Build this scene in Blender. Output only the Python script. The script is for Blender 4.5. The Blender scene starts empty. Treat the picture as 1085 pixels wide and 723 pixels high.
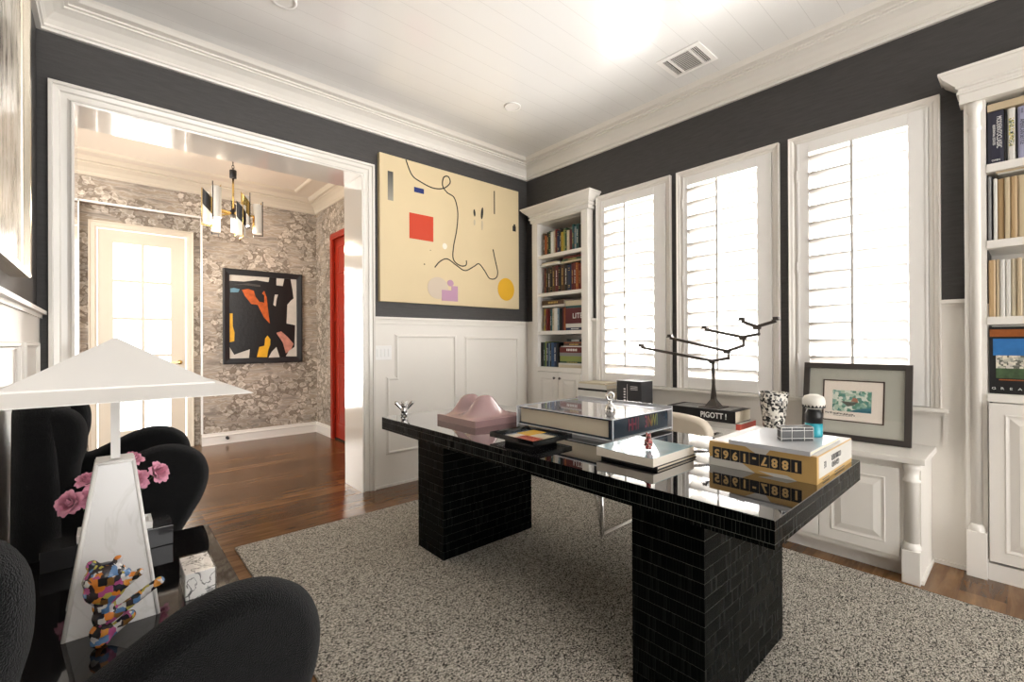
import bpy, bmesh, math, random
from mathutils import Vector, Matrix
R = math.radians
scene = bpy.context.scene
COL = scene.collection
random.seed(7)

# ------------------------------------------------------------------ camera
W0, H0 = 1085.0, 723.0
F_PX, YAW, PITCH, ROLL = 485.9, 48.505, 0.122, -0.269
a, t, ro = R(YAW), R(PITCH), R(ROLL)
v = Vector((math.cos(a)*math.cos(t), math.sin(a)*math.cos(t), math.sin(t)))
r0 = Vector((math.sin(a), -math.cos(a), 0)); u0 = r0.cross(v)
rv = r0*math.cos(ro) + u0*math.sin(ro); uv = rv.cross(v)
cd = bpy.data.cameras.new('camera'); cam = bpy.data.objects.new('camera', cd); COL.objects.link(cam)
cd.sensor_width = 36; cd.lens = 36*F_PX/W0; cd.clip_start = .02
m3 = Matrix((rv, uv, -v)).transposed()
cam.matrix_world = Matrix.Translation((-3.431, -3.627, 1.22)) @ m3.to_4x4()
scene.camera = cam

# ------------------------------------------------------------------ light
vs = scene.view_settings
vs.view_transform = 'Standard'; vs.look = 'None'; vs.gamma = 1; vs.exposure = 1.36; vs.use_curve_mapping = False
wd = bpy.data.worlds.new('sky'); scene.world = wd; wd.use_nodes = True
wn = wd.node_tree.nodes; wn['Background'].inputs[0].default_value = (1.0, .97, .93, 1); wn['Background'].inputs[1].default_value = 3.6
_l = wd.node_tree.links; _t = wn.new('ShaderNodeTexCoord'); _s = wn.new('ShaderNodeSeparateXYZ'); _r = wn.new('ShaderNodeValToRGB')   # overcast sky above a brighter lower half, added to light the ceiling
_m = wn.new('ShaderNodeMapRange'); _m.inputs[1].default_value = -.12; _m.inputs[2].default_value = .12; _l.new(_t.outputs['Generated'], _s.inputs[0]); _l.new(_s.outputs['Z'], _m.inputs[0]); _l.new(_m.outputs[0], _r.inputs[0])
_r.color_ramp.elements[0].color = (1.0, .97, .925, 1); _r.color_ramp.elements[1].color = (.56, .55, .54, 1); _l.new(_r.outputs[0], wn['Background'].inputs[0])

def area(name, loc, target, sx, sy, power, col=(1, 1, 1)):
    l = bpy.data.lights.new(name, 'AREA'); l.shape = 'RECTANGLE'; l.size = sx; l.size_y = sy; l.energy = power; l.color = col
    o = bpy.data.objects.new(name, l); COL.objects.link(o); o.location = loc
    d = Vector(target)-Vector(loc); o.rotation_euler = d.to_track_quat('-Z', 'Y').to_euler()
    return o
# daylight just outside each window and behind the glazed door
for yc in (-1.31, -2.10, -2.92):
    area('daylight', (.8, yc, 1.25), (-1.0, yc, 1.25), 1.2, 2.7, 44, (1, .985, .98))

area('daylight', (-3.1, 3.9, 1.3), (-3.1, 0, 1.1), 1.0, 2.2, 26, (1, .90, .78))

# ------------------------------------------------------------------ helpers
def unlink_mesh_from_curve(cu, name='m'):
    o = bpy.data.objects.new('tmp', cu); COL.objects.link(o)
    dg = bpy.context.evaluated_depsgraph_get(); dg.update()
    me = bpy.data.meshes.new_from_object(o.evaluated_get(dg))
    bpy.data.objects.remove(o); bpy.data.curves.remove(cu)
    return me

class MB:
    def __init__(s): s.b = bmesh.new(); s.M = Matrix.Identity(4); s.mats = []; s.mi = 0
    def mat(s, m):
        if m not in s.mats: s.mats.append(m)
        s.mi = s.mats.index(m); return s
    def v(s, p): return s.b.verts.new(s.M @ Vector(p))
    def face(s, vs_, smooth=False):
        try: f = s.b.faces.new(vs_)
        except ValueError: return None
        f.material_index = s.mi; f.smooth = smooth; return f
    def box(s, x0, x1, y0, y1, z0, z1, bev=0):
        x0, x1 = min(x0, x1), max(x0, x1); y0, y1 = min(y0, y1), max(y0, y1); z0, z1 = min(z0, z1), max(z0, z1)
        vv = [s.v((x, y, z)) for z in (z0, z1) for x, y in ((x0, y0), (x1, y0), (x1, y1), (x0, y1))]
        fs = [s.face([vv[i] for i in q]) for q in ((0, 3, 2, 1), (4, 5, 6, 7), (0, 1, 5, 4), (1, 2, 6, 5), (2, 3, 7, 6), (3, 0, 4, 7))]
        if bev:
            es = set(e for f in fs for e in f.edges)
            rr = bmesh.ops.bevel(s.b, geom=list(es), offset=bev, segments=2, profile=.6, affect='EDGES')
            for f in rr['faces']: f.material_index = s.mi
        return s
    def prism(s, poly, h0, h1, ax='z'):
        def P(u, w, h): return {'z': (u, w, h), 'x': (h, u, w), 'y': (u, h, w)}[ax]
        A_ = [s.v(P(u, w, h0)) for u, w in poly]; B_ = [s.v(P(u, w, h1)) for u, w in poly]
        s.face(A_[::-1]); s.face(B_)
        n = len(poly)
        for i in range(n): s.face([A_[i], A_[(i+1) % n], B_[(i+1) % n], B_[i]])
        return s
    def frustum(s, c, sx0, sy0, z0, sx1, sy1, z1, c1=None):
        c1 = c1 or c
        A_ = [s.v((c[0]+i*sx0, c[1]+j*sy0, z0)) for i, j in ((-1, -1), (1, -1), (1, 1), (-1, 1))]
        B_ = [s.v((c1[0]+i*sx1, c1[1]+j*sy1, z1)) for i, j in ((-1, -1), (1, -1), (1, 1), (-1, 1))]
        s.face(A_[::-1]); s.face(B_)
        for i in range(4): s.face([A_[i], A_[(i+1) % 4], B_[(i+1) % 4], B_[i]])
        return s
    def lathe(s, prof, c=(0, 0, 0), n=24, ax='z', a0=0, a1=2*math.pi, smooth=True):
        full = abs(a1-a0-2*math.pi) < 1e-6; rings = []
        k = n if full else n+1
        for rr, h in prof:
            ring = []
            for i in range(k):
                an = a0+(a1-a0)*i/n; u_, w_ = rr*math.cos(an), rr*math.sin(an)
                p = {'z': (u_, w_, h), 'x': (h, u_, w_), 'y': (u_, h, w_)}[ax]
                ring.append(s.v((c[0]+p[0], c[1]+p[1], c[2]+p[2])))
            rings.append(ring)
        for A_, B_ in zip(rings, rings[1:]):
            for i in range(n if full else n):
                j = (i+1) % k
                s.face([A_[i], A_[j], B_[j], B_[i]], smooth)
        if prof[0][0] > 1e-6 and full: s.face(rings[0][::-1])
        if prof[-1][0] > 1e-6 and full: s.face(rings[-1])
        return s
    def cyl(s, c, r, h, n=20, ax='z', r2=None):
        return s.lathe([(r, 0), (r if r2 is None else r2, h)], c, n, ax)
    def ball(s, c, r, n=14, sc=(1, 1, 1)):
        Mo = s.M; s.M = Mo @ Matrix.Translation(c) @ Matrix.Diagonal((r*sc[0], r*sc[1], r*sc[2], 1))
        k = max(6, n//2); prof = [(max(1e-4, math.sin(math.pi*i/k)), -math.cos(math.pi*i/k)) for i in range(k+1)]
        s.lathe(prof, (0, 0, 0), n); s.M = Mo; return s
    def tube(s, pts, r, n=8, caps=True, taper=None):
        pts = [Vector(p) for p in pts]; rings = []; up = None
        for i, p in enumerate(pts):
            if i == 0: d = pts[1]-p
            elif i == len(pts)-1: d = p-pts[i-1]
            else: d = (pts[i+1]-p).normalized()+(p-pts[i-1]).normalized()
            d.normalize()
            if up is None: up = d.orthogonal().normalized()
            up = (up-d*up.dot(d)).normalized(); sd = d.cross(up)
            rr = r if taper is None else taper[i]
            k = 1.0
            if 0 < i < len(pts)-1:
                k = 1/max(.5, math.cos(.5*(pts[i+1]-p).angle(p-pts[i-1])))
            rings.append([s.v(p+(up*math.cos(2*math.pi*j/n)+sd*math.sin(2*math.pi*j/n))*rr*k) for j in range(n)])
        for A_, B_ in zip(rings, rings[1:]):
            for j in range(n): s.face([A_[j], A_[(j+1) % n], B_[(j+1) % n], B_[j]], n > 5)
        if caps: s.face(rings[0][::-1]); s.face(rings[-1])
        return s
    def bar(s, p, q, w, h):   # rectangular bar between two points
        p, q = Vector(p), Vector(q); d = (q-p).normalized(); up = Vector((0, 0, 1))
        if abs(d.z) > .95: up = Vector((1, 0, 0))
        sd = d.cross(up).normalized(); up = sd.cross(d)
        A_ = [s.v(p+sd*i*w/2+up*j*h/2) for i, j in ((-1, -1), (1, -1), (1, 1), (-1, 1))]
        B_ = [s.v(q+sd*i*w/2+up*j*h/2) for i, j in ((-1, -1), (1, -1), (1, 1), (-1, 1))]
        s.face(A_[::-1]); s.face(B_)
        for i in range(4): s.face([A_[i], A_[(i+1) % 4], B_[(i+1) % 4], B_[i]])
        return s
    def sweep(s, path, prof, fn, closed=False):
        # path: 2D points, prof: (offset to the left of the path, height), fn(u,w,h)->xyz, mitred corners
        n = len(path); P = [Vector(p) for p in path]; rings = []
        for i in range(n):
            ds = []
            if closed or i > 0: ds.append((P[i]-P[i-1]).normalized())
            if closed or i < n-1: ds.append((P[(i+1) % n]-P[i]).normalized())
            ns = [Vector((-d.y, d.x)) for d in ds]
            nn = sum(ns, Vector((0, 0))).normalized(); k = 1/max(.2, nn.dot(ns[0]))
            rings.append([s.v(fn(P[i].x+nn.x*o*k, P[i].y+nn.y*o*k, h)) for o, h in prof])
        m = len(prof)
        for i in range(n if closed else n-1):
            A_, B_ = rings[i], rings[(i+1) % n]
            for j in range(m): s.face([A_[j], A_[(j+1) % m], B_[(j+1) % m], B_[j]])
        if not closed: s.face(rings[0][::-1]); s.face(rings[-1])
        return s
    def poly(s, pts):
        return s.face([s.v(p) for p in pts])
    def add_mesh(s, me, M):
        n0 = len(s.b.verts); fm = len(s.b.faces)
        me.transform(s.M @ M); s.b.from_mesh(me)
        s.b.faces.ensure_lookup_table()
        for f in s.b.faces[fm:]: f.material_index = s.mi
        bpy.data.meshes.remove(me); return s
    def text(s, body, M, size=.02, ext=.0004, sx=1, align='CENTER', bold=0):
        cu = bpy.data.curves.new('t', 'FONT'); cu.body = body; cu.size = size; cu.extrude = ext; cu.align_x = align; cu.align_y = 'CENTER'; cu.offset = bold
        cu.resolution_u = 3
        return s.add_mesh(unlink_mesh_from_curve(cu), M @ Matrix.Diagonal((sx, 1, 1, 1)))
    def outline(s, pts, ext, bev, M=Matrix.Identity(4), smooth=True, res=4, seg=3):
        cu = bpy.data.curves.new('o', 'CURVE'); cu.dimensions = '2D'; cu.fill_mode = 'BOTH'; cu.extrude = ext; cu.bevel_depth = bev; cu.bevel_resolution = seg
        if smooth: pts = catmull(pts, res)
        sp = cu.splines.new('POLY'); sp.points.add(len(pts)-1); sp.use_cyclic_u = True
        for q, (x_, y_) in zip(sp.points, pts): q.co = (x_, y_, 0, 1)
        me = unlink_mesh_from_curve(cu)
        fm = len(s.b.faces); s.add_mesh(me, M); s.b.faces.ensure_lookup_table()
        for f in s.b.faces[fm:]: f.smooth = len(f.verts) < 5
        return s
    def build(s, name, m=None, parent=None, smooth=None, origin=None):
        me = bpy.data.meshes.new(name)
        bmesh.ops.recalc_face_normals(s.b, faces=s.b.faces[:])
        if parent is not None: o0 = world_loc(parent)
        elif origin is not None: o0 = Vector(origin)
        else:
            xs = [q.co for q in s.b.verts]
            o0 = Vector(((min(p.x for p in xs)+max(p.x for p in xs))/2, (min(p.y for p in xs)+max(p.y for p in xs))/2, min(p.z for p in xs)))
        for q in s.b.verts: q.co -= o0
        s.b.to_mesh(me); s.b.free()
        if m is not None and not s.mats: me.materials.append(m)
        for q in s.mats: me.materials.append(q)
        o = bpy.data.objects.new(name, me); COL.objects.link(o)
        if parent is not None: o.parent = parent
        else: o.location = o0
        if smooth:
            for p in me.polygons: p.use_smooth = True
        return o

def world_loc(o):
    p = Vector((0, 0, 0))
    while o is not None: p += o.location; o = o.parent
    return p
def catmull(P, k=4):
    n = len(P); out = []
    for i in range(n):
        p0, p1, p2, p3 = [Vector(P[(i+j) % n]) for j in (-1, 0, 1, 2)]
        for s_ in range(k):
            t_ = s_/k
            out.append(tuple(.5*((2*p1)+(p2-p0)*t_+(2*p0-5*p1+4*p2-p3)*t_*t_+(3*p1-p0-3*p2+p3)*t_**3)))
    return out
def spline(P, k=6):
    n = len(P); out = []
    for i in range(n-1):
        p0, p1, p2, p3 = [Vector(P[min(max(i+j, 0), n-1)]) for j in (-1, 0, 1, 2)]
        for s_ in range(k):
            t_ = s_/k
            out.append(.5*((2*p1)+(p2-p0)*t_+(2*p0-5*p1+4*p2-p3)*t_*t_+(3*p1-p0-3*p2+p3)*t_**3))
    out.append(Vector(P[-1])); return out
def tag(o, label, cat, group=None, kind=None):
    o['label'] = label; o['category'] = cat
    if group: o['group'] = group
    if kind: o['kind'] = kind
    return o
def thing(name, loc, label, cat, group=None):
    o = bpy.data.objects.new(name, None); o.empty_display_size = .05; COL.objects.link(o); o.location = loc
    return tag(o, label, cat, group)
def struct(o): o['kind'] = 'structure'; return o
def copy_tree(o, parent=None):
    c = o.copy(); COL.objects.link(c); c.parent = parent
    for ch in list(o.children): copy_tree(ch, c)
    return c
def rz(c, ang): return Matrix.Translation(c) @ Matrix.Rotation(ang, 4, 'Z') @ Matrix.Translation(-Vector(c))
def blob(name, balls, voxel, mats, parent=None, origin=None, assign=None):
    b = MB()
    for c, r_, sc in balls: b.ball(c, r_, 16, sc)
    o = b.build('tmp', None, None, origin=(0, 0, 0))
    md = o.modifiers.new('r', 'REMESH'); md.mode = 'VOXEL'; md.voxel_size = voxel; md.use_smooth_shade = True
    sm = o.modifiers.new('s', 'SMOOTH'); sm.iterations = 3
    dg = bpy.context.evaluated_depsgraph_get(); dg.update()
    me = bpy.data.meshes.new_from_object(o.evaluated_get(dg)); bpy.data.objects.remove(o)
    b = MB(); b.b.from_mesh(me); b.mats = list(mats)
    b.b.faces.ensure_lookup_table()
    for f in b.b.faces:
        f.smooth = True; f.material_index = assign(f.calc_center_median()) if assign else 0
    bpy.data.meshes.remove(me)
    return b.build(name, None, parent, origin=origin)

# ------------------------------------------------------------------ materials
MATS = {}
def mat(name, col, rough=.5, metal=0, spec=.5, bump=0, bscale=200, var=0, vscale=8, coat=0, trans=0, ior=1.45, sheen=0, stretch=None, alpha=1):
    if name in MATS: return MATS[name]
    m = bpy.data.materials.new(name); m.use_nodes = True; nt = m.node_tree; N, L = nt.nodes, nt.links
    p = N['Principled BSDF']; p.inputs['Base Color'].default_value = (*col, 1); p.inputs['Roughness'].default_value = rough
    p.inputs['Metallic'].default_value = metal; p.inputs['Specular IOR Level'].default_value = spec; p.inputs['Coat Weight'].default_value = coat
    p.inputs['Transmission Weight'].default_value = trans; p.inputs['IOR'].default_value = ior; p.inputs['Sheen Weight'].default_value = sheen
    tc = N.new('ShaderNodeTexCoord'); mp = N.new('ShaderNodeMapping'); L.new(tc.outputs['Object'], mp.inputs[0])
    if stretch: mp.inputs['Scale'].default_value = stretch
    if var:
        n = N.new('ShaderNodeTexNoise'); n.inputs['Scale'].default_value = vscale; n.inputs['Detail'].default_value = 6; L.new(mp.outputs[0], n.inputs['Vector'])
        mx = N.new('ShaderNodeMix'); mx.data_type = 'RGBA'; L.new(n.outputs['Fac'], mx.inputs['Factor'])
        mx.inputs['A'].default_value = tuple(max(0, c*(1-var)) for c in col)+(1,); mx.inputs['B'].default_value = tuple(min(1, c*(1+var)) for c in col)+(1,)
        L.new(mx.outputs['Result'], p.inputs['Base Color'])
    if bump:
        n = N.new('ShaderNodeTexNoise'); n.inputs['Scale'].default_value = bscale; n.inputs['Detail'].default_value = 3; L.new(mp.outputs[0], n.inputs['Vector'])
        bp = N.new('ShaderNodeBump'); bp.inputs['Strength'].default_value = bump; bp.inputs['Distance'].default_value = .005
        L.new(n.outputs['Fac'], bp.inputs['Height']); L.new(bp.outputs[0], p.inputs['Normal'])
    MATS[name] = m; return m
def nodes_of(m): return m.node_tree.nodes, m.node_tree.links, m.node_tree.nodes['Principled BSDF']
def ramp(N, stops, interp='LINEAR'):
    r_ = N.new('ShaderNodeValToRGB'); r_.color_ramp.interpolation = interp
    e = r_.color_ramp.elements
    while len(e) < len(stops): e.new(.5)
    for q, (p_, c) in zip(e, stops): q.position = p_; q.color = (*c, 1)
    return r_

M_WHITE = mat('white_paint', (.80, .765, .71), .35, bump=.02, bscale=60, var=.015, vscale=3)
M_CAB = mat('cabinet_paint', (.80, .77, .72), .3, bump=.015, bscale=60, var=.015, vscale=3)
M_SHUT = mat('shutter_paint', (.86, .84, .81), .3)
M_CREAM = mat('cream_paint', (.66, .585, .475), .4, var=.02, vscale=3)
M_DARKWALL = mat('grasscloth', (.056, .053, .052), .5, bump=.5, bscale=40, var=.4, vscale=9, stretch=(1, 1, 9))
M_BLACK = mat('black_lacquer', (.006, .007, .008), .08, coat=.5)
M_CHROME = mat('chrome', (.85, .85, .85), .08, 1)
M_NICKEL = mat('nickel', (.16, .15, .14), .3, 1)
M_BRASS = mat('brass', (.75, .55, .2), .25, 1)
M_BLKMETAL = mat('black_metal', (.02, .02, .022), .4)
M_BRONZE = mat('bronze', (.09, .08, .07), .35, .6)
M_BOUCLE = mat('black_boucle', (.0045, .0045, .005), 1.0, spec=.02, bump=1.0, bscale=520, var=.9, vscale=300, sheen=.14)
M_PAGES = mat('paper_pages', (.74, .66, .52), .8, var=.12, vscale=30, stretch=(1, 1, 60))
M_PAPER = mat('white_paper', (.85, .84, .82), .6)
M_RED = mat('red_door_paint', (.36, .028, .012), .3)
M_LSHADE = mat('white_lamp_shade', (.80, .78, .75), .6)
M_DARK = mat('dark_gap', (.01, .01, .01), .9)

m = M_CEIL = mat('glossy_ceiling', (.88, .87, .85), .22, spec=.9, coat=.75)
m.node_tree.nodes['Principled BSDF'].inputs['Coat Roughness'].default_value = .12
N, L, p = nodes_of(m)
tc = N['Texture Coordinate']; sep = N.new('ShaderNodeSeparateXYZ'); L.new(tc.outputs['Object'], sep.inputs[0])
mm = N.new('ShaderNodeMath'); mm.operation = 'FRACT'; ml = N.new('ShaderNodeMath'); ml.operation = 'MULTIPLY'; ml.inputs[1].default_value = 1/.146
L.new(sep.outputs['Y'], ml.inputs[0]); L.new(ml.outputs[0], mm.inputs[0])
lt = N.new('ShaderNodeMath'); lt.operation = 'LESS_THAN'; lt.inputs[1].default_value = .022; L.new(mm.outputs[0], lt.inputs[0])
mx = N.new('ShaderNodeMix'); mx.data_type = 'RGBA'; mx.inputs['A'].default_value = (.88, .87, .85, 1); mx.inputs['B'].default_value = (.74, .73, .71, 1)
L.new(lt.outputs[0], mx.inputs['Factor']); L.new(mx.outputs['Result'], p.inputs['Base Color'])

m = M_FLOOR = mat('wood_floor', (.2, .1, .05), .22)
N, L, p = nodes_of(m); tc = N['Texture Coordinate']
br = N.new('ShaderNodeTexBrick'); br.inputs['Scale'].default_value = 1; br.inputs['Brick Width'].default_value = 1.6; br.inputs['Row Height'].default_value = .16
br.inputs['Mortar Size'].default_value = .0012; br.inputs['Color1'].default_value = (0, 0, 0, 1); br.inputs['Color2'].default_value = (1, 1, 1, 1); br.inputs['Mortar'].default_value = (.4, .4, .4, 1)
br.offset = .37; L.new(tc.outputs['Object'], br.inputs[0])
mp = N['Mapping']; mp.inputs['Scale'].default_value = (1.2, 9, 1)
ns = N.new('ShaderNodeTexNoise'); ns.inputs['Scale'].default_value = 2.2; ns.inputs['Detail'].default_value = 8; ns.inputs['Roughness'].default_value = .62; ns.inputs['Distortion'].default_value = .6; L.new(mp.outputs[0], ns.inputs[0])
ad = N.new('ShaderNodeMix'); ad.data_type = 'RGBA'; ad.inputs['Factor'].default_value = .22; L.new(ns.outputs['Fac'], ad.inputs['A']); L.new(br.outputs['Color'], ad.inputs['B'])
rp = ramp(N, [(.25, (.055, .026, .010)), (.5, (.15, .073, .028)), (.75, (.28, .15, .062))]); L.new(ad.outputs['Result'], rp.inputs[0]); L.new(rp.outputs[0], p.inputs['Base Color'])
bp = N.new('ShaderNodeBump'); bp.inputs['Strength'].default_value = .12; bp.inputs['Distance'].default_value = .004; L.new(ad.outputs['Result'], bp.inputs['Height']); L.new(bp.outputs[0], p.inputs['Normal'])

m = M_RUG = mat('woven_rug', (.3, .28, .25), .95, spec=.1)
N, L, p = nodes_of(m); tc = N['Texture Coordinate']; mp = N['Mapping']
mp.inputs['Rotation'].default_value = (0, 0, R(0)); mp.inputs['Scale'].default_value = (1, 1.7, 1)
vo = N.new('ShaderNodeTexVoronoi'); vo.inputs['Scale'].default_value = 165; vo.inputs['Randomness'].default_value = .55; L.new(mp.outputs[0], vo.inputs['Vector'])
sp = N.new('ShaderNodeSeparateColor'); L.new(vo.outputs['Color'], sp.inputs[0])
rp = ramp(N, [(0, (.045, .041, .037)), (.22, (.10, .092, .08)), (.34, (.50, .46, .39)), (1, (.98, .92, .81))]); L.new(sp.outputs[0], rp.inputs[0])
d_ = ramp(N, [(0, (1, 1, 1)), (.55, (.75, .75, .75)), (1, (.3, .3, .3))]); 
dm = N.new('ShaderNodeMath'); dm.operation = 'MULTIPLY'; dm.inputs[1].default_value = 1.2; L.new(vo.outputs['Distance'], dm.inputs[0]); L.new(dm.outputs[0], d_.inputs[0])
mu = N.new('ShaderNodeMix'); mu.data_type = 'RGBA'; mu.blend_type = 'MULTIPLY'; mu.inputs['Factor'].default_value = 1; L.new(rp.outputs[0], mu.inputs['A']); L.new(d_.outputs[0], mu.inputs['B']); L.new(mu.outputs['Result'], p.inputs['Base Color'])
bp = N.new('ShaderNodeBump'); bp.invert = True; bp.inputs['Strength'].default_value = .8; bp.inputs['Distance'].default_value = .004; L.new(vo.outputs['Distance'], bp.inputs['Height']); L.new(bp.outputs[0], p.inputs['Normal'])

def tile_mat(name, row, width, z_off, vert=.16):
    m = mat(name, (.01, .01, .01), .2, spec=.05); N, L, p = nodes_of(m); tc = N['Texture Coordinate']
    sep = N.new('ShaderNodeSeparateXYZ'); L.new(tc.outputs['Object'], sep.inputs[0])
    def M_(op, a_, b_=None, c_=None):
        q = N.new('ShaderNodeMath'); q.operation = op
        for i, w in enumerate((a_, b_, c_)):
            if w is None: continue
            if isinstance(w, (int, float)): q.inputs[i].default_value = w
            else: L.new(w, q.inputs[i])
        return q.outputs[0]
    zz = M_('DIVIDE', M_('SUBTRACT', sep.outputs['Z'], z_off), row); uu = M_('DIVIDE', M_('ADD', sep.outputs['X'], sep.outputs['Y']), width)
    fz = M_('FRACT', zz); kz = M_('FLOOR', zz); uo = M_('ADD', uu, M_('MULTIPLY', kz, .37)); fu = M_('FRACT', uo); ku = M_('FLOOR', uo)
    cb = N.new('ShaderNodeCombineXYZ'); L.new(ku, cb.inputs[0]); L.new(kz, cb.inputs[1]); wn_ = N.new('ShaderNodeTexWhiteNoise'); wn_.noise_dimensions = '2D'; L.new(cb.outputs[0], wn_.inputs['Vector'])
    hz = M_('LESS_THAN', fz, .0013/row); vt_ = M_('MULTIPLY', M_('LESS_THAN', fu, .0009/width), M_('MULTIPLY', wn_.outputs['Value'], vert)); line = M_('MAXIMUM', M_('MULTIPLY', hz, .9), vt_)
    base = N.new('ShaderNodeMix'); base.data_type = 'RGBA'; L.new(wn_.outputs['Value'], base.inputs['Factor']); base.inputs['A'].default_value = (.0015, .0022, .0022, 1); base.inputs['B'].default_value = (.0025, .0032, .0032, 1)
    mx_ = N.new('ShaderNodeMix'); mx_.data_type = 'RGBA'; L.new(line, mx_.inputs['Factor']); L.new(base.outputs['Result'], mx_.inputs['A']); mx_.inputs['B'].default_value = (.14, .145, .13, 1); L.new(mx_.outputs['Result'], p.inputs['Base Color'])
    rg_ = M_('MULTIPLY_ADD', wn_.outputs['Value'], .04, .24); L.new(rg_, p.inputs['Roughness'])
    bp = N.new('ShaderNodeBump'); bp.invert = True; bp.inputs['Strength'].default_value = .35; bp.inputs['Distance'].default_value = .002; L.new(line, bp.inputs['Height']); L.new(bp.outputs[0], p.inputs['Normal'])
    return m
M_TILE = tile_mat('black_tile', .0449, .011, 0)
M_TILE2 = tile_mat('black_tile_rim', .036, .0105, .001, .5)

m = M_WALLPAPER = mat('cloud_wallpaper', (.5, .45, .4), .75)
N, L, p = nodes_of(m); tc = N['Texture Coordinate']; mp = N['Mapping']; mp.inputs['Scale'].default_value = (1, 1, 1.25)
def _noise(sc, det, dist, vec, rgh=.5):
    q = N.new('ShaderNodeTexNoise'); q.inputs['Scale'].default_value = sc; q.inputs['Detail'].default_value = det; q.inputs['Distortion'].default_value = dist; q.inputs['Roughness'].default_value = rgh; L.new(vec, q.inputs['Vector']); return q
def _mix(f, a_, b_, bl='MIX'):
    q = N.new('ShaderNodeMix'); q.data_type = 'RGBA'; q.blend_type = bl
    for i, w in (('Factor', f), ('A', a_), ('B', b_)):
        if isinstance(w, (int, float, tuple)): q.inputs[i].default_value = w
        else: L.new(w, q.inputs[i])
    return q.outputs['Result']
wob = _noise(9, 3, 0, mp.outputs[0]); vec = _mix(.11, mp.outputs[0], wob.outputs['Color'], 'ADD')
big = _noise(2.6, 2, .5, mp.outputs[0])
vo = N.new('ShaderNodeTexVoronoi'); vo.inputs['Scale'].default_value = 10.5; L.new(vec, vo.inputs['Vector'])
vo2 = N.new('ShaderNodeTexVoronoi'); vo2.inputs['Scale'].default_value = 25; L.new(vec, vo2.inputs['Vector'])
rA = ramp(N, [(0, (.45, .385, .315)), (.30, (.62, .545, .455)), (.42, (.80, .72, .62)), (.47, (.74, .66, .57)), (.50, (.16, .12, .085)), (.62, (.30, .255, .21)), (1, (.25, .21, .17))]); L.new(vo.outputs['Distance'], rA.inputs[0])
rB = ramp(N, [(0, (.56, .485, .40)), (.36, (.70, .62, .53)), (.44, (.78, .70, .60)), (.50, (.22, .17, .12)), (.7, (.34, .27, .20))]); L.new(vo2.outputs['Distance'], rB.inputs[0])
clouds = _mix(.42, rA.outputs[0], rB.outputs[0])
mp2 = N.new('ShaderNodeMapping'); mp2.inputs['Rotation'].default_value = (0, R(18), 0); mp2.inputs['Scale'].default_value = (1.2, 1.2, 7); L.new(tc.outputs['Object'], mp2.inputs[0])
st_ = _noise(3.0, 7, .8, mp2.outputs[0], .6)
rS = ramp(N, [(.3, (.27, .23, .19)), (.44, (.40, .345, .29)), (.50, (.59, .52, .44)), (.53, (.40, .32, .24)), (.66, (.51, .445, .375))]); L.new(st_.outputs['Fac'], rS.inputs[0])
mk_ = ramp(N, [(.455, (0, 0, 0)), (.485, (1, 1, 1))]); L.new(big.outputs['Fac'], mk_.inputs[0])
shd = ramp(N, [(.35, (.66, .66, .66)), (.6, (1, 1, 1))]); L.new(_noise(1.7, 2, 0, mp.outputs[0]).outputs['Fac'], shd.inputs[0])
L.new(_mix(.8, _mix(mk_.outputs[0], rS.outputs[0], clouds), shd.outputs[0], 'MULTIPLY'), p.inputs['Base Color'])

m = M_GLASS = bpy.data.materials.new('window_glass'); m.use_nodes = True; N, L = m.node_tree.nodes, m.node_tree.links
N.remove(N['Principled BSDF']); tr = N.new('ShaderNodeBsdfTransparent'); gl = N.new('ShaderNodeBsdfGlossy'); gl.inputs['Roughness'].default_value = .02
lw = N.new('ShaderNodeLayerWeight'); lw.inputs['Blend'].default_value = .5; pw = N.new('ShaderNodeMath'); pw.operation = 'POWER'; pw.inputs[1].default_value = 4; L.new(lw.outputs['Facing'], pw.inputs[0])
fr = N.new('ShaderNodeMath'); fr.operation = 'MULTIPLY_ADD'; fr.inputs[1].default_value = .7; fr.inputs[2].default_value = .03; L.new(pw.outputs[0], fr.inputs[0]); mxs = N.new('ShaderNodeMixShader'); L.new(fr.outputs[0], mxs.inputs[0]); L.new(tr.outputs[0], mxs.inputs[1]); L.new(gl.outputs[0], mxs.inputs[2]); L.new(mxs.outputs[0], N['Material Output'].inputs[0])

def marble(name, base, vein, scale=3, w=.03, rough=.2):
    m = mat(name, base, rough); N, L, p = nodes_of(m); tc = N['Texture Coordinate']
    n = N.new('ShaderNodeTexNoise'); n.inputs['Scale'].default_value = scale; n.inputs['Detail'].default_value = 7; n.inputs['Distortion'].default_value = 1.5; L.new(tc.outputs['Object'], n.inputs[0])
    r_ = ramp(N, [(.5-w, base), (.5, vein), (.5+w, base)]); L.new(n.outputs['Fac'], r_.inputs[0]); L.new(r_.outputs[0], p.inputs['Base Color']); return m
M_MARBLE = marble('white_marble', (.76, .75, .74), (.69, .68, .66), 4, .02)
M_SWIRL = marble('black_white_print', (.80, .78, .75), (.03, .03, .03), 16, .028, .15)
def patch(name, cols, scale, rough=.15, metal=0, rand=1.0):
    m = mat(name, cols[0], rough, metal); N, L, p = nodes_of(m); tc = N['Texture Coordinate']
    vo = N.new('ShaderNodeTexVoronoi'); vo.inputs['Scale'].default_value = scale; vo.inputs['Randomness'].default_value = rand; vo.distance = 'CHEBYCHEV'; L.new(tc.outputs['Object'], vo.inputs['Vector'])
    sp = N.new('ShaderNodeSeparateColor'); L.new(vo.outputs['Color'], sp.inputs[0])
    r_ = ramp(N, [(i/len(cols), c) for i, c in enumerate(cols)], 'CONSTANT'); L.new(sp.outputs[0], r_.inputs[0]); L.new(r_.outputs[0], p.inputs['Base Color']); return m
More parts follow.
